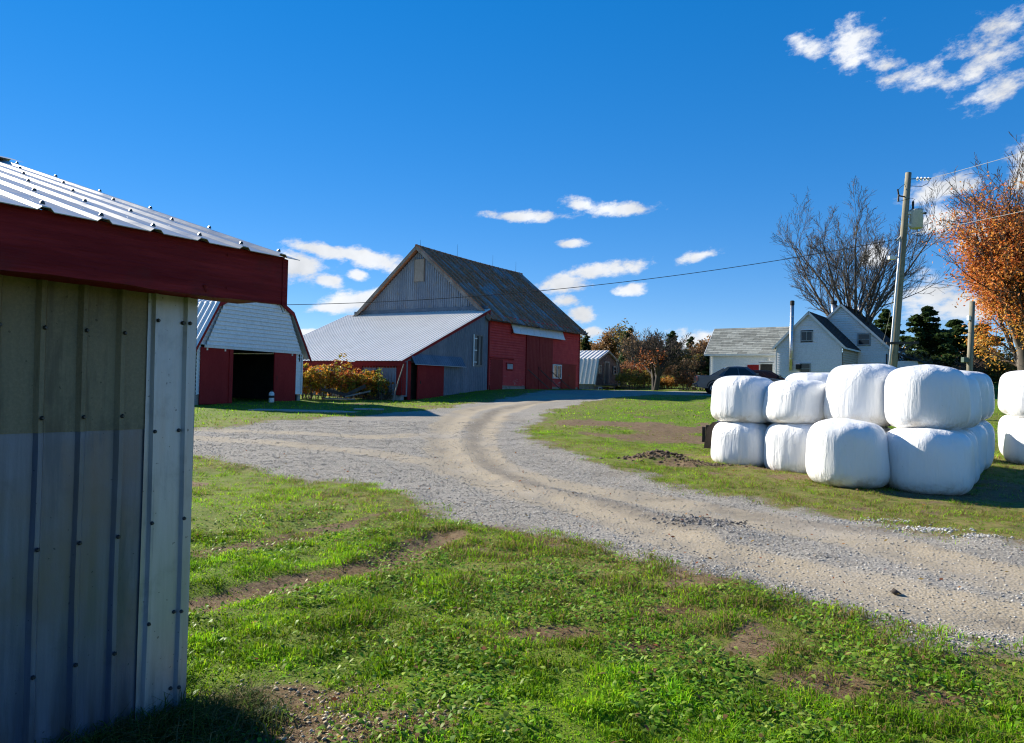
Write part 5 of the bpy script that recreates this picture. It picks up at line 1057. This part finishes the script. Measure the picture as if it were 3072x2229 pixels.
# old apple tree in the distance, low branches
PA = dict(h=2.2, r=.26, stems=2, spread=.2, tilt=.2, n=[1, 8, 8, 7, 4], seg=[3, 7, 5, 4, 3], wig=[.06, .09, .1, .12, .14], up=[.02, .05, .07, .09, .05], taper=[.8, .3, .3, .3, .5], ang=[0, .7, .6, .6, .6], len=[1, 1.75, .5, .5, .5], rad=[1, .55, .5, .55, .6]); PA['from'] = [.45, .2, .2, .2]
tree('apple_tree', 'spreading leafless apple tree on the lawn beyond the drive', (12.5, 64.5, z1(12.5, 64.5)-.1), PA, 21, M['bark_dark'], M['bark_dark'], dict(n=900, s=.10, lev=3, col=[(.40, .10, .03), (.34, .15, .05), (.22, .10, .05)], sp=.2, keep=lambda T, r_: (T[:, 2] < 3.4) & (T[:, 0] < .8)), minr=.013, scale=1)
# conifers
def conifer(name, label, loc, h, w_, seed, group=None, col=((.035, .068, .022), (.048, .088, .028), (.065, .10, .03)), n=9000, s=.17):
    r_ = np.random.default_rng(seed); t = empty(name, loc, 0, label, 'tree', group); L = [(np.array([[0, 0, -.1], [0, 0, h*.5], [0, 0, h]]), np.array([h*.02, h*.012, .02]))]
    C = []
    nb_ = int(h*9)
    for i in range(nb_):
        z = h*(.06+.93*((i+r_.random())/nb_)); ln_ = w_*(1-z/h)**.75*r_.uniform(.6, 1.12)+.12; a = r_.uniform(0, 6.28); e = np.array([math.cos(a)*ln_, math.sin(a)*ln_, z+ln_*r_.uniform(-.12, .28)]); L.append((np.array([[0, 0, z], (np.array([0, 0, z])+e)/2+[0, 0, -.04*ln_], e]), np.array([.03, .02, .008])))
        m_ = max(8, int(n/nb_)); f_ = r_.random(m_)**.7; C.append(np.array([0, 0, z])*(1-f_[:, None])+e*f_[:, None]+r_.normal(0, .07+.10*ln_*.5, (m_, 3))*np.array([1, 1, .55]))
    V, F_ = tubes_np(L, 4); link('trunk', np_mesh('trunk', V, F_, 4), M['bark_dark'], t)
    C = np.concatenate(C); V, F_, cc = leaf_quads(r_, C, s, pick(r_, len(C), col), up=.5); link('crown', np_mesh('crown', V, F_, 4, cc), M['leaf'], t); return t
con = conifer('spruce_tree', 'tall dark spruce left of the apple tree in the wood', (14.3, 90, z1(14.3, 90)-.2), 6.0, 2.0, 3, n=7000)
CON = 'dark conifers in the wood beyond the lawn'
for (x, y, s_, lab) in ((18.6, 86, .9, 'spruce showing dark green behind the bare apple crown'), (22.3, 92, .8, 'spruce between the apple tree and the farmhouse wing'), (21.0, 95, .85, 'pointed spruce left of the farmhouse wing gap'), (26.2, 88, .92, 'spruce rising just left of the grey farmhouse wing'), (10.5, 104, .95, 'rounded spruce top above the shingled shed roof'), (24.3, 84, .55, 'low spreading fir at the lawn edge left of the farmhouse'), (22.6, 83.5, .5, 'small low fir at the lawn edge beside the brush')):
    clone(con, (x, y, z1(x, y)-.2), x*1.7, (s_*(1.5 if s_ < .6 else 1), s_*(1.5 if s_ < .6 else 1), s_), lab, CON)
con2 = conifer('pine_tree', 'broad dark pine right of the farmhouse behind the leaning pole', (37.0, 66, z1(37, 66)-.2), 7.6, 3.8, 8, n=16000, s=.2)
clone(con2, (41.5, 69, z1(41.5, 69)-.2), 2.0, (1.05, 1.05, .85), 'second dark pine partly hidden behind the orange maple')
clone(con2, (38.2, 75, z1(38, 75)-.2), 4.0, (1.0, 1.0, 1.0), 'yellowish dark pine top behind the farmhouse ridge')
clone(con2, (-24.2, 88, z1(-24, 88)-.2), 1.0, (.8, .8, .62), 'dark tree top showing left above the lean-to roof')
clone(con2, (-22.4, 90, z1(-22, 90)-.2), 3.0, (.7, .7, .66), 'dark tree top showing just above the lean-to roof edge')
clone(con2, (46, 72, z1(46, 72)-.2), 5.0, (1.0, 1.0, .8), 'dark pine behind the orange maple trunk')
# brown and rusty deciduous trees of the wood edge
PD = dict(h=2.6, r=.16, stems=2, spread=.3, tilt=.15, n=[1, 7, 8, 7], seg=[3, 6, 5, 3], wig=[.05, .07, .09, .12], up=[.02, .05, .05, .04], taper=[.8, .25, .3, .5], ang=[0, .5, .6, .6], len=[1, 1.5, .5, .5], rad=[1, .55, .5, .55]); PD['from'] = [.3, .15, .2]
dt = [tree('autumn_tree', 'rust brown tree in the wood above the shingled shed', (12.3, 98, z1(12.3, 98)), PD, 31, M['bark_dark'], M['bark_brown'], dict(n=3600, s=.17, lev=2, col=[(.30, .15, .06), (.36, .19, .07), (.24, .16, .08)], sp=.3), minr=.016),
      tree('autumn_tree', 'grey brown leafless tree beside the shingled shed gable', (13.6, 84, z1(13.6, 84)), PD, 32, M['bark'], M['bark_brown'], dict(n=500, s=.13, lev=2, col=[(.26, .16, .08), (.3, .18, .09)], sp=.3), minr=.016),
      tree('autumn_tree', 'olive brown tree in the wood left of the spruce', (15.6, 96, z1(15.6, 96)), PD, 33, M['bark_dark'], M['bark_brown'], dict(n=3000, s=.17, lev=2, col=[(.20, .17, .05), (.26, .17, .05), (.16, .18, .05)], sp=.3), minr=.016)]
k = 0
WOOD = 'autumn trees along the wood edge'
spots = [(9.6, 100, 0, 1.0), (11.2, 106, 2, 1.15), (14.2, 102, 0, 1.1), (16.6, 92, 1, 1.0), (17.6, 97, 0, 1.05), (19.4, 90, 1, .95), (20.3, 87, 2, .9), (21.6, 89, 1, .9), (23.4, 90, 0, .95), (24.6, 93, 1, 1.0), (25.2, 90, 0, .9), (27.0, 94, 2, 1.1), (28.8, 92, 0, 1.1), (7.6, 105, 0, 1.1), (5.4, 102, 2, 1.0), (34.2, 62, 1, .8), (38.6, 62, 1, .85), (40.2, 60, 2, .7), (43.5, 62, 1, .9), (47, 58, 0, 1.0), (36.5, 60, 1, .6)]
adj = ['rust brown leafy tree', 'grey brown twiggy tree', 'olive brown tree']
pos_l = ['above the shingled shed roof ridge', 'farthest back over the shingled shed', 'behind the shed gable peak', 'just left of the tall spruce', 'behind the tall spruce', 'behind the left half of the apple crown', 'behind the apple trunk', 'behind the right half of the apple crown', 'right of the apple crown', 'farther back right of the apple crown', 'in the gap before the farmhouse wing', 'touching the farmhouse wing roof edge', 'peeking over the farmhouse wing roof', 'at the barn corner left of the shed', 'hidden behind the red barn end', 'just right of the farmhouse porch', 'before the broad dark pine', 'low in the brush before the pine', 'behind the short bare pole', 'behind the orange maple', 'smallest in the brush by the farmhouse']
for (x, y, kind, s_), pl_ in zip(spots, pos_l):
    clone(dt[kind], (x, y, z1(x, y)-.1), x*2.3+y, (s_, s_, s_*(.66+.16*math.sin(x*3))), f'{adj[kind]} {pl_}', WOOD)
# a far wood that reads as one mass
V_, F_, C_ = [], [], []; base = 0; r_ = np.random.default_rng(99)
for i in range(420):
    a = r_.uniform(-1.25, 1.2); d = r_.uniform(112, 150); x, y = d*math.sin(a), d*math.cos(a); h = r_.uniform(2.8, 5.2); zz = z1(x, y)
    n = 90; th = r_.uniform(0, 6.28, n); ph = r_.random(n); con_ = r_.random() < .35
    rad_ = (1-ph)*h*.28+.2 if con_ else np.sqrt(np.clip(1-(ph*2-1)**2, 0, 1))*h*.34
    C = np.stack([x+rad_*np.cos(th), y+rad_*np.sin(th), zz+ph*h], -1)+r_.normal(0, .18, (n, 3))
    cols = [(.025, .045, .018), (.03, .055, .02)] if con_ else [[(.22, .09, .03)], [(.15, .10, .035)], [(.10, .085, .04)], [(.26, .13, .03)]][r_.integers(0, 4)]
    V, F, cc = leaf_quads(r_, C, .42, pick(r_, n, cols), up=.3); V_.append(V); F_.append(F+base); C_.append(cc); base += len(V)
fw = link('far_wood', np_mesh('far_wood', np.concatenate(V_), np.concatenate(F_), 4, np.concatenate(C_)), M['leaf']); tag(fw, 'distant mixed autumn wood along the horizon', 'wood', kind='stuff')

# ------------------------------------------------------------------ shrubs
def shrub(name, label, loc, rx, ry, h, seed, cols, nst=26, nl=1500, s=.07, group=None, compound=False, bark='bark_brown'):
    r_ = np.random.default_rng(seed); t = empty(name, loc, 0, label, 'shrub', group); L = []; tips = []
    for i in range(nst):
        a = r_.uniform(0, 6.28); q = math.sqrt(r_.random()); b0 = np.array([math.cos(a)*rx*q*.6, math.sin(a)*ry*q*.6, -.05]); hh_ = h*r_.uniform(.55, 1.05)*(1-.25*q); e = np.array([math.cos(a)*rx*q*1.05, math.sin(a)*ry*q*1.05, hh_])+r_.normal(0, .08, 3)
        m1 = b0*.6+e*.4+r_.normal(0, .07, 3); L.append((np.array([b0, m1, e]), np.array([.02, .014, .006]))); tips.append(np.linspace(m1, e, 6))
        for j in range(4):
            f_ = r_.uniform(.3, .9); p = m1*(1-f_)+e*f_; e2 = p+np.array([r_.normal(0, .25), r_.normal(0, .25), abs(r_.normal(.15, .2))])*h*.4; L.append((np.array([p, (p+e2)/2+r_.normal(0, .02, 3), e2]), np.array([.009, .007, .004]))); tips.append(np.linspace(p, e2, 5)[1:])
    V, F_ = tubes_np(L, 4); link('stems', np_mesh('stems', V, F_, 4), M[bark], t)
    T = np.concatenate(tips); n = nl
    if compound:          # drooping pinnate leaves made of paired leaflets
        m_ = nl//9; C0 = T[r_.integers(0, len(T), m_)]; az_ = r_.uniform(0, 6.28, m_); ln_ = r_.uniform(.25, .42, m_); k = np.linspace(0, 1, 9)
        dx = np.cos(az_)[:, None]*ln_[:, None]*k; dy = np.sin(az_)[:, None]*ln_[:, None]*k; dz = (.25*k-.55*k*k)*ln_[:, None]
        C = (C0[:, None, :]+np.stack([dx, dy, dz], -1)).reshape(-1, 3)+r_.normal(0, .025, (m_*9, 3)); col = np.repeat(pick(r_, m_, cols), 9, 0)*r_.uniform(.8, 1.2, (m_*9, 1))
    else: C = T[r_.integers(0, len(T), n)]+r_.normal(0, .07, (n, 3)); col = pick(r_, n, cols)
    V, F_, cc = leaf_quads(r_, C, s, col, up=.4); link('leaves', np_mesh('leaves', V, F_, 4, cc), M['leaf'], t); return t
SU = [(.55, .20, .03), (.60, .30, .04), (.50, .33, .04), (.36, .32, .04), (.24, .28, .035), (.60, .16, .05)]
sx = [(-9.9, 37.0, 1.0, 1.75, SU[:4]), (-9.1, 37.6, 1.0, 2.1, SU), (-8.5, 38.2, 1.1, 1.9, SU[1:]), (-7.9, 38.6, 1.0, 1.85, SU[:5]), (-10.7, 37.2, 1.0, 2.1, SU[2:]), (-7.25, 38.5, .8, 1.5, SU[:3])]
sl_lab = ['orange sumac nearest the gambrel barn wall', 'tall orange and green sumac in the middle of the thicket', 'golden sumac in front of the lean-to red window', 'yellow orange sumac right of the red window', 'green tinged sumac half hidden by the gambrel barn', 'low orange sumac reaching right along the lean-to wall']
for i, (x, y, w_, h_, cl_) in enumerate(sx): shrub('sumac_bush', sl_lab[i], (x, y, z1(x, y)), w_, w_*.8, h_, 40+i, cl_, 22, 2600, .075, 'sumac thicket by the lean-to', True)
shrub('sapling', 'thin sapling with few green leaves before the lean-to wall', (-6.7, 37.9, z1(-6.7, 37.9)), .28, .25, 1.75, 50, [(.18, .24, .05), (.24, .28, .06)], 3, 130, .08)
shrub('dry_weeds', 'dry brown weeds along the lean-to foundation', (-7.1, 38.35, z1(-7.1, 38.3)), .9, .3, .7, 51, [(.17, .12, .06), (.12, .10, .05), (.10, .12, .04)], 50, 500, .05)
BR_ = [(14.9, 63, .9, .9, 1.9, [(.30, .12, .05), (.26, .13, .06), (.20, .10, .05)], 'russet twiggy bush right of the apple tree'), (16.2, 64.5, 1.0, .9, 1.7, [(.30, .14, .06), (.22, .12, .06)], 'russet twiggy bush nearest the pickup tail'),
 (11.0, 68.5, 1.3, 1, 2.1, [(.36, .24, .04), (.26, .22, .04), (.20, .20, .04)], 'yellow green bush right of the shed stairs'), (10.9, 74, 1.2, 1.0, 3.0, [(.30, .13, .05), (.25, .12, .06)], 'tall russet bush behind the shed stairs'), (12.4, 70, 1.2, .9, 2.0, [(.34, .2, .04), (.22, .2, .04)], 'yellow bush between the shed stairs and the apple tree'), (12.9, 76, 1.6, 1, 2.6, [(.32, .12, .05), (.38, .11, .03)], 'red orange bush behind the apple tree'), (14.4, 68, 1.1, .9, 1.1, [(.46, .2, .03), (.4, .22, .05)], 'low orange bush under the apple tree'), (15.5, 76, 1.6, 1, 2.4, [(.20, .11, .06), (.16, .10, .05)], 'brown brush behind the russet bush'), (18.6, 82, 2.0, 1, 2.6, [(.12, .10, .05), (.15, .09, .05)], 'dark brush along the wood edge'), (21, 84, 1.8, 1, 2.4, [(.12, .10, .05), (.17, .09, .05)], 'brown brush at the wood edge left of the low firs')]
for i, (x, y, a, b_, h_, cl_, lab) in enumerate(BR_): shrub('autumn_bush', lab, (x, y, z1(x, y)-.05), a, b_, h_, 60+i, cl_, 45, 1900, .085, 'autumn bushes beyond the drive')
# fallen boards in the thicket
for i, (a, b_, lab, mt) in enumerate([((-9.4, 36.4, .55), (-7.9, 36.7, .22), 'dark fallen plank sloping left in the sumac', 'wood_dark'), ((-8.35, 36.5, .2), (-7.35, 37.0, .75), 'dark broken plank rising right in the sumac', 'wood_dark'), ((-8.2, 36.35, .2), (-7.05, 36.8, .5), 'pale split rail lying across the sumac', 'wood'), ((-9.2, 36.2, .1), (-7.7, 36.3, .08), 'brown board lying flat below the sumac', 'wood')]):
    zb = z1(-8.5, 36.5); o = MB().beam(Vector(a)-Vector((-8.5, 36.5, 0)), Vector(b_)-Vector((-8.5, 36.5, 0)), .06, .16 if i < 2 else .07).build('plank', M[mt], None); o.location = (-8.5, 36.5, zb); tag(o, lab, 'plank')

# ------------------------------------------------------------------ grass, leaves, stones
def sample(n, r0, r1, pw=1.0, amax=43):
    u = rng.random(n); r_ = (r0**pw+(r1**pw-r0**pw)*u)**(1/pw); a = rng.uniform(R(-amax), R(amax), n); return r_*np.sin(a), r_*np.cos(a)
def in_shed(x, y):
    dx, dy = x+1.5212, y-3.4849; s, c_ = math.sin(.5861), math.cos(.5861); ls = dx*s+dy*c_; lt_ = -dx*c_+dy*s
    return (ls < 0.03) & (lt_ > -.0) & (lt_ < 6.1)
def gz_at(x, y): return tz(x, y)+micro(x, y)
def blades(x, y, h, wdt, col, seg2=True, lean=.5):
    n = len(x); z = gz_at(x, y)-.008; az_ = rng.uniform(0, 2*np.pi, n); fa = rng.uniform(0, 2*np.pi, n); L = np.abs(rng.normal(lean, .3, n))
    dx, dy = np.cos(az_)*L, np.sin(az_)*L; wx, wy = np.cos(fa)*wdt/2, np.sin(fa)*wdt/2; up_z = 1/np.sqrt(1+L*L)
    B0 = np.stack([x, y, z], -1); Wv = np.stack([wx, wy, 0*x], -1); H_ = h[:, None]; Dd = np.stack([dx*up_z, dy*up_z, up_z], -1)
    Mid = B0+Dd*H_*.55+np.array([0, 0, .08])*H_; Tip = B0+np.stack([dx*1.7*up_z, dy*1.7*up_z, up_z*.82], -1)*H_
    if seg2:
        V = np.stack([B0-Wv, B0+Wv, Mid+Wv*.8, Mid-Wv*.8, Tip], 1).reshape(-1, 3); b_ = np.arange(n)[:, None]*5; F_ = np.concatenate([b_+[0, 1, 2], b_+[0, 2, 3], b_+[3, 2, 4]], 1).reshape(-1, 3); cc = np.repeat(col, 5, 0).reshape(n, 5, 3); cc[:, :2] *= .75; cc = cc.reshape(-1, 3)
    else:
        V = np.stack([B0-Wv, B0+Wv, Tip], 1).reshape(-1, 3); F_ = np.arange(3*n).reshape(n, 3); cc = np.repeat(col, 3, 0)
    return V, F_, cc
def gcol(x, y, dry, n):
    g1 = np.array([(.19, .39, .010), (.25, .43, .012), (.14, .32, .012), (.31, .44, .016)])[rng.integers(0, 4, n)]; g2 = np.array([(.26, .19, .075), (.20, .16, .05), (.30, .23, .10)])[rng.integers(0, 3, n)]
    pch = fbm(x, y, .8, 3); tone = (.62+.76*np.clip((fbm(x+9, y, 3.1, 2)-.3)*2.2, 0, 1))[:, None]; lush = np.clip((pch-.42)*4, 0, 1)[:, None]; g1 = g1*(1-.0*lush)+lush*np.array([-.012, .02, .0])
    m_ = (rng.random(n) < dry*.62)[:, None]; return np.clip(np.where(m_, g2, g1*tone)*rng.uniform(.65, 1.35, (n, 1)), 0, 1)
def lawn(name, n, r0, r1, h0, h1, w_, seg2, label, pw, lean=.5):
    x, y = sample(n, r0, r1, pw); g, d, dr, k_ = masks(x, y)
    p = np.clip(1-g*1.15, 0, 1)*(1-.86*d)*np.where(in_shed(x, y), 0, 1); keep = rng.random(n) < p; x, y, dr, d = x[keep], y[keep], dr[keep], d[keep]; n = len(x)
    tuft = np.clip((fbm(x, y, 5.5, 2)-.2)*2.2, .38, 1.4); hv = (h0+(h1-h0)*rng.random(n))*(.45+.8*fbm(x, y, 1.1, 3))*tuft*1.25*(1-.45*d); col = gcol(x, y, np.clip(dr+d*.7, 0, 1), n)
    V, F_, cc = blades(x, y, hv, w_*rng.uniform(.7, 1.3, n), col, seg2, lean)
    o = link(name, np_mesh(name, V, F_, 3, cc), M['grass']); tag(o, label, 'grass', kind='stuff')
lawn('near_grass', 290000, 2.3, 8.2, .03, .085, .006, True, 'short green grass in the foreground', 1.25)
lawn('mid_grass', 460000, 7.5, 22, .03, .075, .011, False, 'short grass along both sides of the drive', 1.1)
lawn('far_grass', 130000, 20, 62, .04, .10, .035, False, 'sunlit lawn grass beyond the bend of the drive', 1.0)
# flattened dead thatch on the worn patches
n = 120000; x, y = sample(n, 2.4, 24, .7); g, d, dr, k_ = masks(x, y); rimm = np.clip(1-np.abs(g-.3)/.3, 0, 1); keep = (rng.random(n) < np.clip(np.maximum(d*.8, np.maximum(rimm*.6, dr*.28)), 0, 1)*(g < .75)) & ~in_shed(x, y); x, y = x[keep], y[keep]; n = len(x); r_ = np.hypot(x, y)
V, F_, cc = blades(x, y, rng.uniform(.02, .055, n)*(1+r_*.05), rng.uniform(.004, .008, n)*(1+r_*.06), pick(rng, n, [(.20, .125, .07), (.28, .19, .10), (.13, .08, .045), (.34, .26, .15)], .35), False, 2.2)
tag(link('thatch', np_mesh('thatch', V, F_, 3, cc), M['grass']), 'flattened brown dead grass on the worn patches', 'dead grass', kind='stuff')
px_, py_ = [], []
for (cx, cy_, rx, ry) in DIRT:
    if cy_ < 9: n = 1500; px_.append(cx+rng.normal(0, rx*.62, n)); py_.append(cy_+rng.normal(0, ry*.7, n))
for RT in (RUT1, RUT2):
    n = 5200; i = rng.integers(0, len(RT)-1, n); f_ = rng.random(n)[:, None]; q = RT[i]*(1-f_)+RT[i+1]*f_+rng.normal(0, .13, (n, 2)); px_.append(q[:, 0]); py_.append(q[:, 1])
x, y = np.concatenate(px_), np.concatenate(py_); kp = ~in_shed(x, y); x, y = x[kp], y[kp]; n = len(x)
V, F_, cc = blades(x, y, rng.uniform(.02, .07, n), rng.uniform(.003, .007, n), pick(rng, n, [(.28, .13, .065), (.36, .20, .11), (.19, .10, .05), (.44, .31, .17), (.15, .20, .03)], .35), False, 1.9)
tag(link('dead_grass', np_mesh('dead_grass', V, F_, 3, cc), M['grass']), 'reddish brown dead grass matted in the ruts and bare spots', 'dead grass', kind='stuff')
# broad weed leaves (plantain, clover, dandelion)
n = 70000; x, y = sample(n, 2.4, 9.5, 1.2); g, d, dr, k_ = masks(x, y); cl = fbm(x+13, y-5, 1.5, 3); keep = (rng.random(n) < np.clip(1-g*1.3, 0, 1)*(1-.55*d)*np.clip((cl-.36)*4.5, .10, 1)*np.clip((x+4)/4+.3, .3, 1)) & ~in_shed(x, y)
x, y, d = x[keep], y[keep], d[keep]; n = len(x); z = gz_at(x, y)
az_ = rng.uniform(0, 6.28, n); L = rng.uniform(.02, .055, n); Wd = L*rng.uniform(.14, .27, n); el_ = rng.uniform(.1, 1.0, n)
D_ = np.stack([np.cos(az_)*np.cos(el_), np.sin(az_)*np.cos(el_), np.sin(el_)], -1); S_ = np.stack([-np.sin(az_), np.cos(az_), rng.normal(0, .25, n)], -1)
P0 = np.stack([x, y, z+.012+rng.random(n)*.03], -1); a_ = P0+D_*L[:, None]*.35; b_ = P0+D_*L[:, None]*.75-np.array([0, 0, 1])*(L*.10)[:, None]; tp = P0+D_*L[:, None]-np.array([0, 0, 1])*(L*.28)[:, None]; wv = S_*Wd[:, None]
V = np.stack([P0, a_+wv*.85, a_-wv*.85, b_+wv, b_-wv, tp], 1).reshape(-1, 3); bi = np.arange(n)[:, None]*6
F_ = np.concatenate([bi+[0, 2, 1], bi+[1, 2, 4], bi+[1, 4, 3], bi+[3, 4, 5]], 1).reshape(-1, 3)
col = pick(rng, n, [(.15, .32, .02), (.20, .37, .03), (.26, .39, .045), (.12, .27, .02), (.32, .42, .08)]); br = rng.random(n) < .07; col[br] = pick(rng, int(br.sum()), [(.26, .16, .07), (.30, .22, .05), (.20, .10, .05)])
tag(link('weed_leaves', np_mesh('weed_leaves', V, F_, 3, np.repeat(col, 6, 0)), M['leaf']), 'broad green weed leaves scattered through the foreground lawn', 'weeds', kind='stuff')
# long dark grass tuft at the shed foot
n = 5200; s_ = rng.uniform(-.85, .35, n); t_ = -np.abs(rng.normal(0, .17, n))-.015; x = -1.5212+s_*math.sin(.5861)-t_*math.cos(.5861); y = 3.4849+s_*math.cos(.5861)+t_*math.sin(.5861)
V, F_, cc = blades(x, y, rng.uniform(.06, .20, n)*np.where(np.abs(s_+.35) < .35, 1.35, .9), .006*np.ones(n), pick(rng, n, [(.07, .12, .02), (.10, .13, .03), (.20, .17, .08), (.05, .09, .02)]), True, .75)
tag(link('tall_grass', np_mesh('tall_grass', V, F_, 3, cc), M['grass']), 'long tangled grass at the foot of the metal shed', 'grass', kind='stuff')
# dry straw along drive edge and around the bales
n = 16000; x, y = sample(n, 3.5, 17, 1.1); sd_ = sdf(x, y); bd = np.min([np.hypot(x-b[0], y-b[1]) for b in B_ if b[2] == 0], 0); keep = ((np.abs(sd_+.12) < .38) & (rng.random(n) < .5)) | ((bd < .95) & (bd > .5)); x, y = x[keep], y[keep]; n = len(x)
V, F_, cc = blades(x, y, rng.uniform(.03, .12, n), .008*np.ones(n), pick(rng, n, [(.34, .25, .12), (.26, .17, .08), (.38, .30, .15), (.22, .12, .06)]), False, 1.1)
tag(link('dry_straw', np_mesh('dry_straw', V, F_, 3, cc), M['grass']), 'dry straw along the drive edge and the bale feet', 'straw', kind='stuff')
# gravel stones
def stones(x, y, s, col, sink=.3):
    n = len(x); base_v = np.array([(1, 0, 0), (-1, 0, 0), (0, 1, 0), (0, -1, 0), (0, 0, 1), (0, 0, -1)], float)
    V = base_v[None]*rng.uniform(.55, 1.15, (n, 6, 1))+rng.normal(0, .16, (n, 6, 3)); V[..., 2] *= .65; a = rng.uniform(0, 6.28, n); c_, s2 = np.cos(a)[:, None], np.sin(a)[:, None]
    X = V[..., 0]*c_-V[..., 1]*s2; Y = V[..., 0]*s2+V[..., 1]*c_; Z = V[..., 2]
    z = gz_at(x, y); V = np.stack([X*s[:, None]+x[:, None], Y*s[:, None]+y[:, None], Z*s[:, None]+(z+s*sink)[:, None]], -1).reshape(-1, 3)
    f0 = np.array([(0, 2, 4), (2, 1, 4), (1, 3, 4), (3, 0, 4), (2, 0, 5), (1, 2, 5), (3, 1, 5), (0, 3, 5)]); F_ = (np.arange(n)[:, None, None]*6+f0[None]).reshape(-1, 3)
    return V, F_, np.repeat(col, 6, 0)
n = 150000; x, y = sample(n, 4.0, 24, 1.05); g, d, dr, k_ = masks(x, y); keep = rng.random(n) < np.clip(g*1.2-.2, 0, 1)*(1-.72*k_); x, y = x[keep], y[keep]; n = len(x); r_ = np.hypot(x, y)
V, F_, cc = stones(x, y, rng.uniform(.006, .016, n)*(1+r_*.02), pick(rng, n, [(.34, .32, .29), (.25, .235, .21), (.44, .42, .385), (.31, .27, .22)], .3), .0)
tag(link('gravel', np_mesh('gravel', V, F_, 3, cc), M['stone']), 'loose grey gravel stones on the drive', 'gravel', kind='stuff')
# coarser rubble: shed corner, drive edge heaps, dark clods
xs, ys, ssz, cs_ = [], [], [], []
for (cx, cy, rx, ry, n, s0, s1, cols) in [(-1.05, 3.75, .45, .22, 520, .003, .018, [(.40, .33, .235), (.50, .43, .33), (.24, .19, .13)]), (-.7, 3.42, .5, .2, 620, .003, .019, [(.42, .35, .25), (.54, .47, .36), (.24, .19, .13)]), (4.62, 9.25, .5, .14, 260, .008, .026, [(.46, .45, .43), (.36, .35, .33)]), (5.0, 8.75, .35, .13, 260, .008, .03, [(.50, .49, .47), (.38, .37, .35)]), (5.3, 8.35, .25, .1, 140, .008, .026, [(.50, .49, .47), (.38, .37, .35)]), (2.35, 9.0, .5, .28, 500, .012, .034, [(.14, .125, .11), (.26, .24, .22), (.2, .18, .16)]), (3.0, 15.1, .6, .3, 260, .02, .07, [(.09, .06, .04), (.13, .09, .06)]), (3.9, 14.4, .6, .25, 180, .015, .05, [(.10, .07, .045), (.14, .10, .06)])]:
    xs.append(cx+rng.normal(0, rx*.6, n)); ys.append(cy+rng.normal(0, ry*.6, n)); ssz.append(s0+(s1-s0)*rng.random(n)**2.2); cs_.append(pick(rng, n, cols))
x, y, s, cc0 = np.concatenate(xs), np.concatenate(ys), np.concatenate(ssz), np.concatenate(cs_); kp = ~in_shed(x, y); V, F_, cc = stones(x[kp], y[kp], s[kp], cc0[kp], .15)
tag(link('rubble', np_mesh('rubble', V, F_, 3, cc), M['stone']), 'pale rubble and dark clods at the drive edge and shed corner', 'rubble', kind='stuff')
# fallen leaves
n = 700; x, y = sample(n, 2.6, 16, 1.2); kp = ~in_shed(x, y); x, y = x[kp], y[kp]; C = np.stack([x, y, gz_at(x, y)+.035], -1); V, F_, cc = leaf_quads(rng, C, .022, pick(rng, len(x), [(.36, .16, .04), (.30, .10, .04), (.34, .24, .08), (.22, .13, .07)]), up=1.5)
tag(link('fallen_leaves', np_mesh('fallen_leaves', V, F_, 4, cc), M['leaf']), 'scattered brown and orange fallen leaves on the grass', 'leaves', kind='stuff')
# single things on the ground
rk = bpy.data.objects.new('rock', np_mesh('rock', *[q for q in stones(np.array([0.]), np.array([0.]), np.array([.05]), np.array([[.06, .05, .045]]))][:2], 3, np.tile([[.06, .05, .045]], (6, 1)))); COL.objects.link(rk); rk.data.materials.append(M['stone']); rk.location = (3.19, 6.07, z1(3.19, 6.07)-z1(0, 0)+.01); tag(rk, 'single dark stone lying in the right wheel track', 'stone')
rk = bpy.data.objects.new('rock', np_mesh('rock', *[q for q in stones(np.array([0.]), np.array([0.]), np.array([.10]), np.array([[.5, .45, .36]]))][:2], 3, np.tile([[.46, .41, .33]], (6, 1)))); COL.objects.link(rk); rk.data.materials.append(M['stone']); rk.location = (-1.16, 3.62, z1(-1.16, 3.62)-z1(0, 0)+.0); rk.scale = (1.2, .8, .5); tag(rk, 'flat pale rock in the rubble by the metal shed corner', 'stone')
